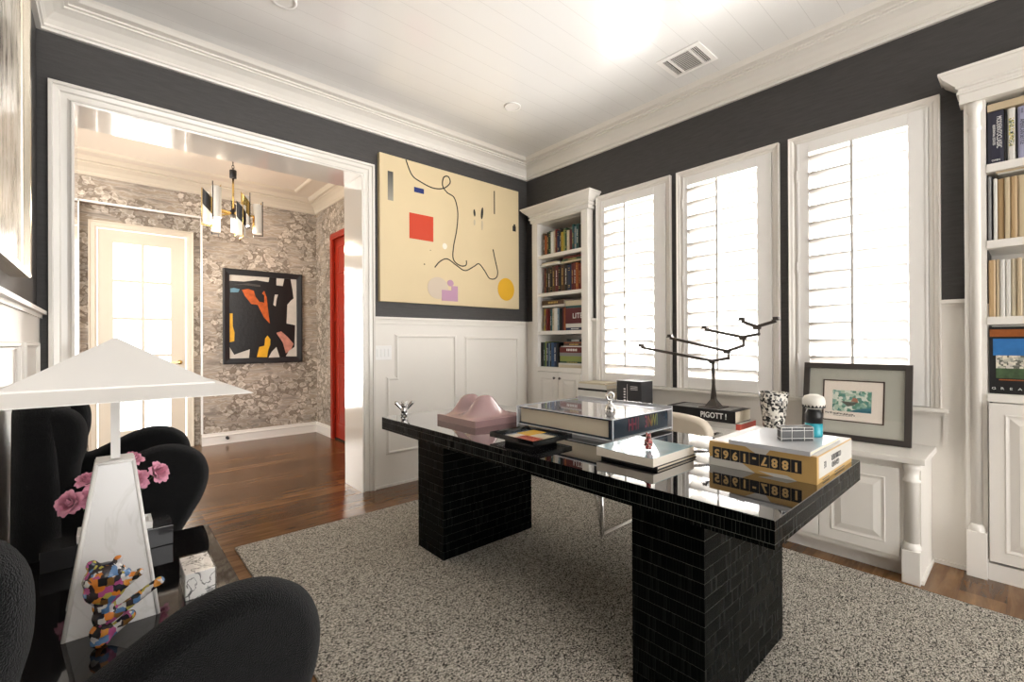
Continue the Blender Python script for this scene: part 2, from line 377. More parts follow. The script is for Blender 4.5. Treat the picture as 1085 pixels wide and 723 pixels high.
M_HARLEQUIN = patch('patchwork_lacquer', [(.62, .20, .03), (.02, .02, .03), (.62, .60, .58), (.40, .08, .22), (.03, .02, .02), (.20, .10, .03), (.02, .02, .02), (.10, .20, .38), (.68, .28, .05), (.60, .58, .58), (.04, .03, .03), (.45, .38, .08)], 75, .12)
M_VASE = patch('speckled_glass', [(.02, .02, .02), (.7, .68, .62), (.03, .03, .03), (.35, .33, .3), (.75, .72, .66)], 70, .08)
M_REDBEAR = patch('red_speckled', [(.35, .03, .03), (.05, .01, .01), (.6, .35, .3), (.2, .02, .02)], 160, .2)

# ================================================================== ROOM SHELL
CX0, CZ = -3.718, 3.12      # left wall plane, ceiling height
YB = -7.5                   # how far the room is modelled behind the camera
def wall_grid(mb, u0, u1, z0, z1, holes, put):
    us = sorted(set([u0, u1]+[h for q in holes for h in q[:2]])); zs = sorted(set([z0, z1]+[h for q in holes for h in q[2:]]))
    for ua, ub in zip(us, us[1:]):
        for za, zb in zip(zs, zs[1:]):
            cu, cz = (ua+ub)/2, (za+zb)/2
            if any(q[0] < cu < q[1] and q[2] < cz < q[3] for q in holes): continue
            put(mb, ua, ub, za, zb)
# floor, ceiling
b = MB(); b.box(-6.2, .35, YB, 3.6, -.06, 0); struct(b.build('floor', M_FLOOR))
b = MB(); b.box(CX0-.1, .3, YB, .15, CZ, CZ+.06); struct(b.build('ceiling', M_CEIL, origin=(0, 0, CZ)))
# wall A (far wall with the wide opening)
OX0, OX1, OZ = -3.565, -1.872, 2.585
b = MB(); wall_grid(b, CX0-.1, .3, 0, CZ, [(OX0-.03, OX1+.03, 0, OZ+.03)], lambda q, a_, c_, d_, e_: q.box(a_, c_, 0, .31, d_, e_))
struct(b.build('wall_back', M_DARKWALL, origin=(0, 0, 0)))
# wall B (windows)
WIN = [(-.964, -1.709, -1.052, -1.552), (-1.762, -2.505, -1.851, -2.362), (-2.563, -3.305, -2.680, -3.170)]
SZ0, SZ1 = .848, 2.56      # casing bottom / top
holes = [(w[1]+.055, w[0]-.05, .90, 2.505) for w in WIN]
holes += [(-.835, -.235, .05, 2.45), (-4.60, -3.485, .05, 2.47)]
b = MB(); wall_grid(b, YB, 0, 0, CZ, holes, lambda q, a_, c_, d_, e_: q.box(0, .3, a_, c_, d_, e_))
struct(b.build('wall_right', M_DARKWALL, origin=(0, 0, 0)))
b = MB(); b.box(CX0-.1, CX0, YB, 0, 0, CZ); struct(b.build('wall_left', M_DARKWALL, origin=(CX0, 0, 0)))
# crown moulding
crown = [(0, 2.964), (.022, 2.964), (.026, 2.978), (.034, 2.982), (.034, 2.992), (.028, 2.997), (.045, 3.02), (.075, 3.05), (.105, 3.066), (.118, 3.07), (.118, 3.08), (.135, 3.082), (.135, 3.092), (.175, 3.096), (.19, 3.11), (.205, CZ), (0, CZ)]
b = MB(); b.sweep([(0, YB), (0, 0), (CX0, 0), (CX0, YB)], crown, lambda x, y, h: (x, y, h)); struct(b.build('trim_1', M_WHITE))

# wainscot on the far wall, right of the opening
def flat(mb, x0, x1, z0, z1): mb.box(x0, x1, -.012, .0, z0, z1)
RAILZ = 1.437
rail = [(0, 0), (0, .014), (.012, .014), (.018, .028), (.04, .034), (.045, .026), (.05, .0)]
b = MB(); flat(b, -1.765, 0, 0, RAILZ-.03)
b.box(-1.765, 0, -.022, 0, RAILZ-.035, RAILZ-.02); b.box(-1.765, 0, -.04, 0, RAILZ-.02, RAILZ); b.box(-1.765, 0, -.028, 0, RAILZ-.06, RAILZ-.05)
b.box(-1.765, 0, -.030, 0, 0, .018)
fnA = lambda u_, w_, h: (u_, -.012-h, w_)
pm = [(0, 0), (0, .008), (.006, .014), (.016, .014), (.022, .006), (.03, .004), (.03, 0)]
b.sweep([(-1.548, 1.262), (-.97, 1.262), (-.97, .296), (-1.63, .296), (-1.63, .90), (-1.548, .90)], pm, fnA, True)
b.sweep([(-.816, 1.245), (-.17, 1.245), (-.17, .296), (-.816, .296)], pm, fnA, True)
struct(b.build('trim_2', M_WHITE, origin=(0, 0, 0)))
# wainscot on the window wall
b = MB()
def flatB(y0, y1, z0, z1): b.box(-.012, 0, y0, y1, z0, z1)
for y0, y1 in ((-.235, -.0), (-.975, -.835)): flatB(y0, y1, 0 if y0 > -.9 else .0, RAILZ-.03)
flatB(-3.305, -.975, 0, SZ0-.002); flatB(-3.485, -3.305, 0, RAILZ-.03)
for y0, y1 in ((-3.42, -3.305), (-.975, -.9), (-.15, 0)):
    b.box(-.04, 0, y0, y1, RAILZ-.02, RAILZ); b.box(-.022, 0, y0, y1, RAILZ-.035, RAILZ-.02)
b.box(-.030, 0, -3.43, -3.27, 0, .02)
b.sweep([(-3.33, .80), (-3.33, .66)], [(0, 0), (0, .008), (.02, .008), (.02, 0)], lambda u_, w_, h: (-.012-h, u_, w_))
struct(b.build('trim_3', M_WHITE, origin=(0, 0, 0)))
# wainscot on the left wall
b = MB(); b.box(CX0, CX0+.012, YB, 0, 0, RAILZ-.05)
for d_, z0, z1 in ((.04, RAILZ-.055, RAILZ-.035), (.022, RAILZ-.075, RAILZ-.055), (.03, 0, .018)): b.box(CX0, CX0+d_, YB, 0, z0, z1)
fnL = lambda u_, w_, h: (CX0+.012+h, u_, w_)
for y0, y1 in ((-.72, -.16), (-1.45, -.88), (-2.2, -1.6)):
    b.sweep([(y0, .25), (y1, .25), (y1, 1.23), (y0, 1.23)], pm, fnL, True)
struct(b.build('trim_4', M_WHITE, origin=(0, 0, 0)))
# casing and jamb of the wide opening
b = MB()
b.box(OX0-.03, OX0, -.0, .31, 0, OZ); b.box(OX1, OX1+.03, -.0, .31, 0, OZ); b.box(OX0-.03, OX1+.03, 0, .31, OZ, OZ+.03)
cas = [(0, 0), (0, .03), (.012, .034), (.02, .022), (.03, .018), (.055, .02), (.062, .03), (.085, .034), (.09, .045), (.105, .045), (.105, 0)]
b.sweep([(OX1, 0), (OX1, OZ), (OX0, OZ), (OX0, 0)][::-1], cas, lambda u_, w_, h: (u_, -h, w_))
b.sweep([(OX1, 0), (OX1, OZ), (OX0, OZ), (OX0, 0)][::-1], cas, lambda u_, w_, h: (u_, .31+h, w_))
struct(b.build('trim_5', mat('gloss_trim_paint', (.76, .725, .67), .12, coat=.4), origin=(0, 0, 0)))

# windows: casing + sash + glass, then the shutters as things
def fnB(u_, w_, h): return (-h, u_, w_)
wcas = [(0, 0), (0, .012), (.008, .016), (.016, .016), (.024, .024), (.038, .026), (.043, .032), (.048, .032), (.048, 0)]
names = ['leftmost', 'middle', 'rightmost']
for i, (yl, yr, ol, o_r) in enumerate(WIN):
    b = MB()
    b.sweep([(yr+.048, SZ0), (yr+.048, SZ1-.048), (yl-.048, SZ1-.048), (yl-.048, SZ0)], wcas, fnB)
    b.box(-.0, .302, yr+.05, yr+.064, .895, 2.51); b.box(0, .302, yl-.064, yl-.045, .895, 2.51); b.box(0, .302, yr+.055, yl-.05, 2.497, 2.51); b.box(0, .302, yr+.055, yl-.05, .895, .906)
    w = struct(b.build('window_%d' % (i+1), M_WHITE, origin=(0, (yl+yr)/2, SZ0)))
    s = MB(); y0, y1, z0, z1, x0, x1 = yr+.064, yl-.064, .906, 2.497, .17, .21
    for q in ((y0, y0+.04, z0, z1), (y1-.04, y1, z0, z1), (y0+.04, y1-.04, z0, z0+.05), (y0+.04, y1-.04, z1-.05, z1), (y0+.04, y1-.04, 1.68, 1.72)): s.box(x0, x1, *q)
    s.box(x0+.01, x1-.01, (y0+y1)/2-.01, (y0+y1)/2+.01, z0+.05, 1.68); s.box(x0+.01, x1-.01, (y0+y1)/2-.01, (y0+y1)/2+.01, 1.72, z1-.05)
    s.build('sash', M_SHUT, w)
    s = MB(); s.box(.188, .192, y0+.03, y1-.03, z0+.03, z1-.03); s.build('glass', M_GLASS, w)
    # plantation shutter
    sh = thing('plantation_shutter', (-.01, (yl+yr)/2, SZ0+.002), 'white louvred plantation shutter covering the %s of the three tall windows' % names[i], 'shutter', 'window shutters')
    f = MB(); sy0, sy1 = yr+.049, yl-.049; sz0, sz1 = SZ0+.002, SZ1-.049
    xa, xb = -.018, .012
    f.box(xa, xb, o_r, sy0, sz0, sz1, .003); f.box(xa, xb, ol, sy1, sz0, sz1, .003)
    f.box(xa, xb, o_r, ol, sz0, .938, .003); f.box(xa, xb, o_r, ol, 2.44, sz1, .003)
    f.box(xa-.004, xb, sy0-.0, sy0+.012, sz0, sz1); f.box(xa-.004, xb, sy1-.012, sy1, sz0, sz1)
    f.build('shutter_frame', M_SHUT, sh)
    lv = MB(); n = 14; pitch = (2.44-.938)/n
    for k in range(n):
        zc = .938+pitch*(k+.5); hw = .044; ang = R(-34)
        pts = []
        for j in range(13):
            an = 2*math.pi*j/12
            px, pz = hw*math.cos(an), .0058*math.sin(an)
            pts.append((px*math.cos(ang)-pz*math.sin(ang)+.0, px*math.sin(ang)+pz*math.cos(ang)+zc))
        A_ = [lv.v((x_, o_r+.002, z_)) for x_, z_ in pts[:-1]]; B_ = [lv.v((x_, ol-.002, z_)) for x_, z_ in pts[:-1]]
        for j in range(12): lv.face([A_[j], A_[(j+1) % 12], B_[(j+1) % 12], B_[j]], True)
        lv.face(A_[::-1]); lv.face(B_)
    lv.build('louvers', M_SHUT, sh)
    rd = MB(); ym = (ol+o_r)/2+.01; rd.box(-.058, -.047, ym-.007, ym+.007, 1.00, 2.43, .002)
    for k in range(n): zc = .938+pitch*(k+.5)-.016; rd.tube([(-.048, ym, zc+.0), (-.040, ym, zc+.002)], .0015, 6)
    rd.build('tilt_rod', mat('rod_paint', (.55, .53, .50), .4), sh)
    for zz in (1.1, 1.7, 2.3):
        h = MB(); h.box(xa-.0055, xa-.0035, sy1-.014, sy1-.002, zz-.035, zz+.035); h.tube([(xa-.007, sy1-.002, zz-.036), (xa-.007, sy1-.002, zz+.036)], .004, 8); h.build('hinge', M_SHUT, sh)
b = MB(); b.box(-.055, 0, -3.335, -.92, SZ0-.022, SZ0-.001, .004); b.box(-.03, 0, -3.32, -.93, SZ0-.04, SZ0-.022); struct(b.build('trim_6', M_WHITE))

# ================================================================== FOYER
FY, FX, NY = 2.885, -1.26, 3.02
NX0, NX1, NZ = -3.645, -2.587, 2.71
b = MB(); wall_grid(b, -6.2, FX+.1, 0, 3.14, [(NX0, NX1, 0, NZ)], lambda q, a_, c_, d_, e_: q.box(a_, c_, FY, FY+.13, d_, e_))
DX0, DX1, DZ = -3.575, -2.65, 2.545
wall_grid(b, NX0-.05, NX1+.05, 0, 3.14, [(DX0+.05, DX1-.05, 0, DZ-.05)], lambda q, a_, c_, d_, e_: q.box(a_, c_, FY+.13, FY+.25, d_, e_))
struct(b.build('wall_foyer_back', M_WALLPAPER, origin=(-1.6, FY, 0)))
b = MB(); wall_grid(b, .31, FY+.25, 0, 3.14, [(1.35, 2.30, 0, 2.60)], lambda q, a_, c_, d_, e_: q.box(FX, FX+.15, a_, c_, d_, e_))
struct(b.build('wall_foyer_right', M_WALLPAPER, origin=(FX, 1.0, 0)))
b = MB(); wall_grid(b, .31, FY+.13, 0, 3.14, [(1.1, 2.0, 0, 2.1)], lambda q, a_, c_, d_, e_: q.box(-6.2, -6.08, a_, c_, d_, e_)); struct(b.build('wall_foyer_left_added', M_WALLPAPER, origin=(-6.1, 1.5, 0)))  # unseen end wall, added with a small opening to limit light into the foyer
b = MB(); b.box(-6.2, FX+.15, .31, FY+.25, 3.14, 3.2); struct(b.build('ceiling', mat('foyer_ceiling', (.80, .72, .62), .10), origin=(0, 0, 3.14)))
fc = [(0, 2.98), (.02, 2.98), (.03, 3.0), (.03, 3.01), (.06, 3.05), (.10, 3.08), (.11, 3.08), (.11, 3.095), (.14, 3.10), (.17, 3.14), (0, 3.14)]
b = MB(); b.sweep([(FX, .31), (FX, FY), (-6.2, FY)], fc, lambda x, y, h: (x, y, h))
b.sweep([(FX-.36, .60), (FX-.36, FY-.36), (-5.8, FY-.36), (-5.8, .60)], [(0, 3.122), (.01, 3.118), (.03, 3.125), (.04, 3.14), (0, 3.14)], lambda x, y, h: (x, y, h), True)
struct(b.build('trim_7', M_CREAM))
bbp = [(0, 0), (.02, 0), (.02, .012), (.016, .02), (.016, .09), (.022, .095), (.022, .105), (.012, .118), (.01, .135), (0, .14)]
b = MB(); b.sweep([(FX, 2.31), (FX, FY), (NX1, FY)], bbp, lambda x, y, h: (x, y, h)); b.sweep([(NX0, FY), (-6.2, FY)], bbp, lambda x, y, h: (x, y, h))
struct(b.build('baseboard_foyer', M_WHITE))
# metal corner beads of the niche
b = MB(); b.box(NX1-.006, NX1+.014, FY-.008, FY+.02, .14, NZ+.01); b.box(NX0-.014, NX0+.006, FY-.008, FY+.02, .14, NZ+.01); b.box(NX0-.014, NX1+.014, FY-.008, FY+.02, NZ-.006, NZ+.014)
struct(b.build('trim_8', mat('bead_white', (.88, .87, .85), .2)))
# glazed door
b = MB(); b.sweep([(DX0+.07, 0), (DX0+.07, DZ-.07), (DX1-.07, DZ-.07), (DX1-.07, 0)], [(0, 0), (0, .02), (.02, .03), (.05, .03), (.06, .04), (.07, .04), (.07, 0)], lambda u_, w_, h: (u_, FY+.13-h, w_))
gx0, gx1, gz0, gz1 = -3.372, -2.867, .254, 2.33
dr = struct(b.build('door_1', M_CREAM, origin=(-3.1, FY+.1, 0)))
d = MB(); dy0, dy1 = FY+.135, FY+.175
lx0, lx1 = DX0+.075, DX1-.075
d.box(lx0, gx0, dy0, dy1, .01, DZ-.075); d.box(gx1, lx1, dy0, dy1, .01, DZ-.075); d.box(gx0, gx1, dy0, dy1, .01, gz0); d.box(gx0, gx1, dy0, dy1, gz1, DZ-.075)
xm = (gx0+gx1)/2; d.box(xm-.014, xm+.014, dy0+.004, dy1-.004, gz0, gz1)
for k in range(1, 5): zz = gz1-(gz1-gz0)*k/5; d.box(gx0, xm-.014, dy0+.004, dy1-.004, zz-.014, zz+.014); d.box(xm+.014, gx1, dy0+.004, dy1-.004, zz-.014, zz+.014)
d.build('door_leaf', M_CREAM, dr)
d = MB(); d.box(gx0, gx1, dy0+.018, dy0+.022, gz0, gz1); d.build('glass', M_GLASS, dr)
d = MB(); d.lathe([(.0, 0), (.025, .001), (.025, .01), (.01, .014), (.01, .04)], (lx1-.06, dy0-.04, 1.0), 16, 'y'); d.bar((lx1-.06, dy0-.035, 1.0), (lx1-.17, dy0-.035, 1.0), .014, .014); d.build('door_handle', M_BRASS, dr)
# red door in the foyer's right wall
b = MB()
b.sweep([(2.30, 0), (2.30, 2.60), (1.35, 2.60), (1.35, 0)], [(0, 0), (0, .028), (.05, .022), (.075, .03), (.075, 0)], lambda u_, w_, h: (FX-h, u_, w_))
b.box(FX, FX+.15, 2.262, 2.30, 0, 2.6); b.box(FX, FX+.15, 1.35, 1.38, 0, 2.6); b.box(FX, FX+.15, 1.35, 2.3, 2.565, 2.6)
rdoor = struct(b.build('door_2', M_RED, origin=(FX, 1.83, 0)))
d = MB(); y0, y1 = 1.383, 2.260
d.box(FX+.012, FX+.05, y0, y1, .02, 2.562)
for (a0, a1, z0, z1) in ((y0+.12, (y0+y1)/2-.05, .2, .95), ((y0+y1)/2+.05, y1-.12, .2, .95), (y0+.12, (y0+y1)/2-.05, 1.1, 1.95), ((y0+y1)/2+.05, y1-.12, 1.1, 1.95), (y0+.12, (y0+y1)/2-.05, 2.08, 2.43), ((y0+y1)/2+.05, y1-.12, 2.08, 2.43)):
    d.sweep([(a0, z0), (a1, z0), (a1, z1), (a0, z1)], [(0, 0), (0, .007), (.012, .010), (.022, .004), (.022, 0)], lambda u_, w_, h: (FX+.012-h, u_, w_), True)
d.build('door_leaf', M_RED, rdoor)
for zz in (.35, .95, 1.55, 2.3):
    d = MB(); d.tube([(FX+.005, 2.262, zz-.05), (FX+.005, 2.262, zz+.05)], .007, 8); d.box(FX+.0, FX+.012, 2.225, 2.262, zz-.048, zz+.048); d.build('hinge', M_RED, rdoor)
d = MB(); d.box(FX-.0, FX+.15, 1.38, 2.262, .0, .018); d.build('threshold', M_DARK, rdoor)

# ================================================================== BUILT-INS
def knob(p, parent):
    k = MB(); k.lathe([(.004, 0), (.004, .012), (.012, .016), (.013, .024), (.006, .030), (.0005, .031)], (0, 0, 0), 14, 'x')
    for q in k.b.verts: q.co.x = -q.co.x
    for q in k.b.verts: q.co += Vector(p)
    return k.build('knob', M_NICKEL, parent)
def raised_door(yA, yB, z0, z1, x, parent, knob_at=None):
    d = MB(); yA, yB = min(yA, yB), max(yA, yB)
    d.box(x, x+.02, yA, yB, z0, z1, .002)
    f = .055; fn = lambda u_, w_, h: (x-h, u_, w_)
    d.sweep([(yA+f, z0+f), (yB-f, z0+f), (yB-f, z1-f), (yA+f, z1-f)], [(0, 0), (.004, .004), (.012, .001), (.016, .0)], fn, True)
    g = f+.02; dd = .03
    A_ = [d.v((x-.0005, *q)) for q in ((yA+g, z0+g), (yB-g, z0+g), (yB-g, z1-g), (yA+g, z1-g))]
    B_ = [d.v((x-.009, *q)) for q in ((yA+g+dd, z0+g+dd), (yB-g-dd, z0+g+dd), (yB-g-dd, z1-g-dd), (yA+g+dd, z1-g-dd))]
    d.face(B_)
    for i in range(4): d.face([A_[i], A_[(i+1) % 4], B_[(i+1) % 4], B_[i]])
    o = d.build('door', M_CAB, parent)
    if knob_at: knob((x, *knob_at), o)
    return o
def crown_cap(mb, y0, y1, x_face, z0, prof, xback=0.0, ret0=True, ret1=True):
    path = [(xback, y0), (x_face, y0), (x_face, y1), (xback, y1)]
    mb.sweep(path, [(o, z0+h) for o, h in prof], lambda x, y, h: (x, y, h))
capp = [(-.02, 0), (.012, 0), (.012, .012), (.006, .018), (.006, .03), (.016, .035), (.016, .045), (.026, .052), (.045, .07), (.062, .085), (.070, .10), (.078, .102), (.078, .115), (-.02, .115)]
# --- corner bookcase
bx = -.08
bc = thing('bookcase', (0, -.53, 0), 'narrow white built-in bookcase full of colourful books, in the corner left of the windows', 'bookcase')
b = MB()
OY0, OY1 = -.828, -.240
b.box(bx, -.0005, -.905, OY0, .0, 2.47); b.box(bx, -.0005, OY1, -.165, .0, 2.47); b.box(bx, -.0005, OY0, OY1, 2.445, 2.50)
b.box(bx-.012, -.0005, -.925, -.150, 2.46, 2.50); b.box(bx, -.0005, -.905, -.165, 2.5, 2.60)
b.box(bx, -.0005, OY0, OY1, .0, .10); b.box(bx-.004, -.0005, OY0, OY1, .92, .965)
b.box(-.0005, .28, OY0-.006, OY0, .06, 2.448); b.box(-.0005, .28, OY1, OY1+.004, .06, 2.448); b.box(.27, .29, OY0-.006, OY1+.004, .06, 2.448); b.box(0, .28, OY0, OY1, 2.441, 2.449); b.box(0, .28, OY0, OY1, .055, .1)
b.box(-.05, .28, OY0, OY1, .925, .9649)
crown_cap(b, -.925, -.150, bx-.012, 2.495, capp)
b.build('carcass', M_CAB, bc)
for zt in (1.331, 1.719, 2.110): s = MB(); s.box(bx+.008, .269, OY0+.0005, OY1-.0005, zt-.036, zt, .002); s.build('shelf', M_CAB, bc)
raised_door(OY1-.004, -.532, .115, .915, bx-.012, bc, (-.497, .86)); raised_door(-.536, OY0+.004, .115, .915, bx-.012, bc, (-.571, .86))
# --- right bookcase
rx = -.07
rb = thing('bookcase', (0, -4.0, 0), 'white built-in bookcase at the right edge with round pilaster and pale book spines', 'bookcase')
b = MB(); PY0, PY1 = -3.480, -4.60
b.box(rx+.012, -.0005, PY0, -3.400, 0, 2.47); b.box(rx, -.0005, PY1, PY0, 2.461, 2.50); b.box(rx-.015, -.0005, PY1, -3.385, 2.45, 2.50) ; b.box(rx-.01, -.0005, PY1, -3.39, 2.5, 2.61)
b.box(rx, -.0005, PY1, PY0, .0, .085); b.box(rx+.004, -.0005, PY1, PY0, .905, .945)
b.box(-.0005, .28, PY0, PY0+.004, .06, 2.465); b.box(.27, .29, PY1, PY0+.004, .06, 2.465); b.box(0, .28, PY1, PY0, 2.462, 2.469); b.box(-.05, .28, PY1, PY0, .91, .9449); b.box(0, .28, PY1, PY0, .055, .08)
crown_cap(b, PY1, -3.388, rx-.012, 2.50, capp)
b.build('carcass', M_CAB, rb)
# pilaster
pl = MB(); yc, rr = -3.440, .023
pl.lathe([(rr, .27), (rr, 2.30), (rr+.004, 2.305), (rr+.004, 2.318), (rr, 2.323), (rr, 2.39), (rr+.008, 2.41), (rr+.008, 2.45)], (rx+.020, yc, 0), 20, 'z')
pl.box(rx-.022, rx+.014, -3.478, -3.402, 0, .235, .003); pl.lathe([(rr+.008, .225), (rr+.010, .245), (rr+.004, .258), (rr, .27)], (rx+.012, yc, 0), 20)
pl.build('pilaster', M_CAB, rb)
for zt in (1.337, 1.726, 2.115): s = MB(); s.box(rx+.008, .269, PY1+.0005, PY0-.0005, zt-.040, zt, .002); s.build('shelf', M_CAB, rb)
raised_door(-3.485, -3.98, .10, .90, rx-.012, rb); raised_door(-3.984, -4.48, .10, .90, rx-.012, rb)
# --- window seat cabinet
ws = thing('window_seat_cabinet', (-.2, -2.1, 0), 'low white panelled window seat cabinet with round end column, running under the three windows', 'cabinet')
b = MB(); fx = -.385
b.box(fx, -.0125, -3.19, -.935, .085, .600); b.box(fx+.06, -.0125, -3.19, -.935, 0, .085)
b.box(-.385, -.0125, -3.262, -3.19, .0, .600); b.box(-.395, -.0125, -3.272, -3.262, 0, .02)
b.build('carcass', M_CAB, ws)
b = MB(); b.box(-.43, -.0125, -3.283, -.93, .601, .632, .004); b.build('counter_top', M_CAB, ws)
b = MB(); rr = .030; c = (fx, -3.226, 0)
b.lathe([(rr, .20), (rr, .50), (rr+.006, .505), (rr+.006, .515), (rr, .52), (rr, .56), (rr+.007, .572), (rr+.007, .60)], c, 20); b.box(fx-.04, fx+.0, -3.262, -3.190, 0, .165, .003); b.lathe([(rr+.008, .16), (rr+.010, .178), (rr+.003, .19), (rr, .20)], c, 20)
b.build('column', M_CAB, ws)
ys = [-3.181, -2.826, -2.44, -2.06, -1.68, -1.30, -.95]
for q0, q1 in zip(ys, ys[1:]): raised_door(q0+.002, q1-.002, .115, .565, fx-.018, ws)

# ================================================================== BOOKS
BC = {'dark red': (.22, .02, .015), 'maroon': (.12, .015, .02), 'brown': (.09, .045, .025), 'black': (.012, .012, .013), 'navy': (.015, .03, .08), 'teal': (.03, .14, .15), 'blue': (.05, .13, .28), 'pale blue': (.28, .42, .52), 'white': (.75, .73, .68), 'cream': (.66, .58, .42), 'yellow': (.75, .52, .05), 'orange': (.6, .16, .04), 'dark green': (.03, .08, .04), 'lime': (.42, .5, .12), 'grey': (.25, .25, .25), 'tan': (.48, .33, .17), 'lilac': (.42, .42, .60), 'pale tan': (.62, .50, .33)}
def bmat(c): return mat('cover_'+c.replace(' ', '_'), tuple(q*(.55 if c in ('orange', 'yellow', 'lime', 'blue', 'dark red', 'teal', 'pale blue') else .85) for q in BC[c]), .45, var=.08, vscale=20)
def upright(x_sp, y0, th, z, h, depth, colr, label, group=None, band=None, lean=0):
    """book standing with its spine towards -x at x_sp"""
    t_ = thing('book', (x_sp+depth/2, y0-th/2, z), label, 'book', group)
    c_ = MB(); 
    if lean: c_.M = Matrix.Translation((0, y0-th/2, z)) @ Matrix.Rotation(lean, 4, 'X') @ Matrix.Translation((0, -(y0-th/2), -z))
    ct = min(.0025, th*.15); ya, yb = y0-.0004, y0-th+.0004
    prof = [(x_sp+.004, ya), (x_sp+depth, ya), (x_sp+depth, ya-ct), (x_sp+.008, ya-ct), (x_sp+.008, yb+ct), (x_sp+depth, yb+ct), (x_sp+depth, yb), (x_sp+.004, yb), (x_sp, yb+th*.25), (x_sp, ya-th*.25)]
    c_.prism(prof, z, z+h); c_.build('cover', bmat(colr), t_)
    g = MB(); g.M = Matrix.Translation((0, y0-th/2, z)) @ Matrix.Rotation(lean, 4, 'X') @ Matrix.Translation((0, -(y0-th/2), -z)) if lean else Matrix.Identity(4)
    g.box(x_sp+.0085, x_sp+depth-.004, yb+ct+.0002, ya-ct-.0002, z+.003, z+h-.003); g.build('pages', M_PAGES, t_)
    if band:
        q = MB(); q.M = g.M.copy() if False else Matrix.Identity(4)
        kind, bc_ = band
        mid = (ya+yb)/2; w = th*.22
        if kind == 'rings':
            for f in (.14, .20, .78, .86): q.box(x_sp-.0008, x_sp+.002, mid-th*.24, mid+th*.24, z+h*f, z+h*f+.004)
        else:
            hn = 9+int(th*200); zz_ = z+h*.25
            for k in range(hn):
                hh_ = h*random.uniform(.012, .03); q.box(x_sp-.0008, x_sp+.002, mid-w*.55, mid+w*.55, zz_, zz_+hh_); zz_ += hh_+h*.012*(1+3*(k == hn//2))
        q.build('spine_lettering', mat('ink_'+bc_, {'gold': (.6, .42, .12), 'white': (.8, .8, .78), 'black': (.02, .02, .02), 'red': (.5, .03, .02)}[bc_], .4), t_)
    return t_
def flatbook(x0, x1, y0, y1, z, th, colr, label, group=None, band=None, cat='book', pages=True):
    """book lying flat, spine towards -x"""
    y0, y1 = min(y0, y1), max(y0, y1)
    t_ = thing('book', ((x0+x1)/2, (y0+y1)/2, z), label, cat, group)
    ct = min(.003, th*.14); c_ = MB()
    c_.prism([(y, z_) for y, z_ in ()] or [(x0, z), (x1, z), (x1, z+ct), (x0+.005, z+ct), (x0+.005, z+th-ct), (x1, z+th-ct), (x1, z+th), (x0, z+th)], y0, y1, 'y')
    c_.build('cover', bmat(colr) if isinstance(colr, str) else colr, t_)
    g = MB(); g.box(x0+.0055, x1-.004, y0+.004, y1-.004, z+ct+.0002, z+th-ct-.0002); g.build('pages', M_PAGES, t_)
    if band:
        q = MB(); n = 7; w = (y1-y0)*.45/n; ym = (y0+y1)/2
        for k in range(n): q.box(x0-.0008, x0+.002, ym-(n/2-k)*w, ym-(n/2-k)*w+w*.6, z+th*.3, z+th*.7)
        q.build('spine_lettering', mat('ink_'+band, {'gold': (.6, .42, .12), 'white': (.8, .8, .78), 'black': (.02, .02, .02)}[band], .4), t_)
    return t_
ORD = ['first', 'second', 'third', 'fourth', 'fifth', 'sixth', 'seventh', 'eighth', 'ninth', 'tenth', 'eleventh', 'twelfth', 'thirteenth', 'fourteenth', 'fifteenth', 'sixteenth', 'seventeenth', 'eighteenth', 'nineteenth', 'twentieth', 'twenty-first', 'twenty-second', 'twenty-third', 'twenty-fourth']
def row(y_start, y_end, cols, z, hmin, hmax, x_sp, shelfname, group, bands, depth=.19, ths=None, hs=None):
    tot = abs(y_end-y_start); n = len(cols)
    w = ths or [random.uniform(.75, 1.3) for _ in cols]; k = tot/sum(w); y = y_start
    for i, c in enumerate(cols):
        th = w[i]*k-.0006; h = hs[i] if hs else random.uniform(hmin, hmax)
        upright(x_sp+random.uniform(0, .012), y, th, z, h, depth, c, '%s upright book, %s from the left on %s' % (c, ORD[i], shelfname), group, bands[i % len(bands)])
        y -= th+.0006
S1 = 'the top shelf of the corner bookcase'; S2 = 'the second shelf of the corner bookcase'; S3 = 'the third shelf of the corner bookcase'; S4 = 'the bottom shelf of the corner bookcase'
BX = -.045
row(-.285, -.800, ['brown', 'orange', 'black', 'dark green', 'white', 'cream', 'dark red', 'navy', 'black', 'yellow', 'lime', 'dark green', 'cream', 'maroon', 'teal', 'pale blue', 'teal', 'black'], 2.1105, .20, .25, BX, S1, 'upright books on the top shelf of the corner bookcase', [('text', 'white'), None, ('text', 'gold'), ('rings', 'gold')])
row(-.295, -.815, ['dark red', 'black', 'brown', 'black', 'brown', 'maroon', 'black', 'brown', 'black', 'navy', 'maroon', 'dark red', 'orange', 'dark red', 'orange'], 1.7195, .245, .27, BX, S2, 'upright books on the second shelf of the corner bookcase', [('rings', 'gold'), ('text', 'gold'), ('text', 'white')])
flatbook(BX-.015, BX+.15, -.255, -.53, 1.995, .020, 'white', 'white book lying on the second shelf row, lower of two at its left end', None, None)
flatbook(BX-.01, BX+.15, -.285, -.50, 2.016, .015, 'cream', 'thin cream book lying topmost at the left end of the second shelf row', None, None)
flatbook(BX, BX+.15, -.545, -.82, 1.995, .018, 'cream', 'cream book lying flat on the red spines at the right end of the second shelf', None, None)
flatbook(BX, BX+.15, -.56, -.80, 2.014, .022, 'dark green', 'dark green book lying flat beneath the top shelf at its right end', None, 'gold')
flatbook(BX, BX+.15, -.575, -.815, 2.037, .018, 'dark red', 'dark red book topmost of the flat pile above the second shelf row', None, None)
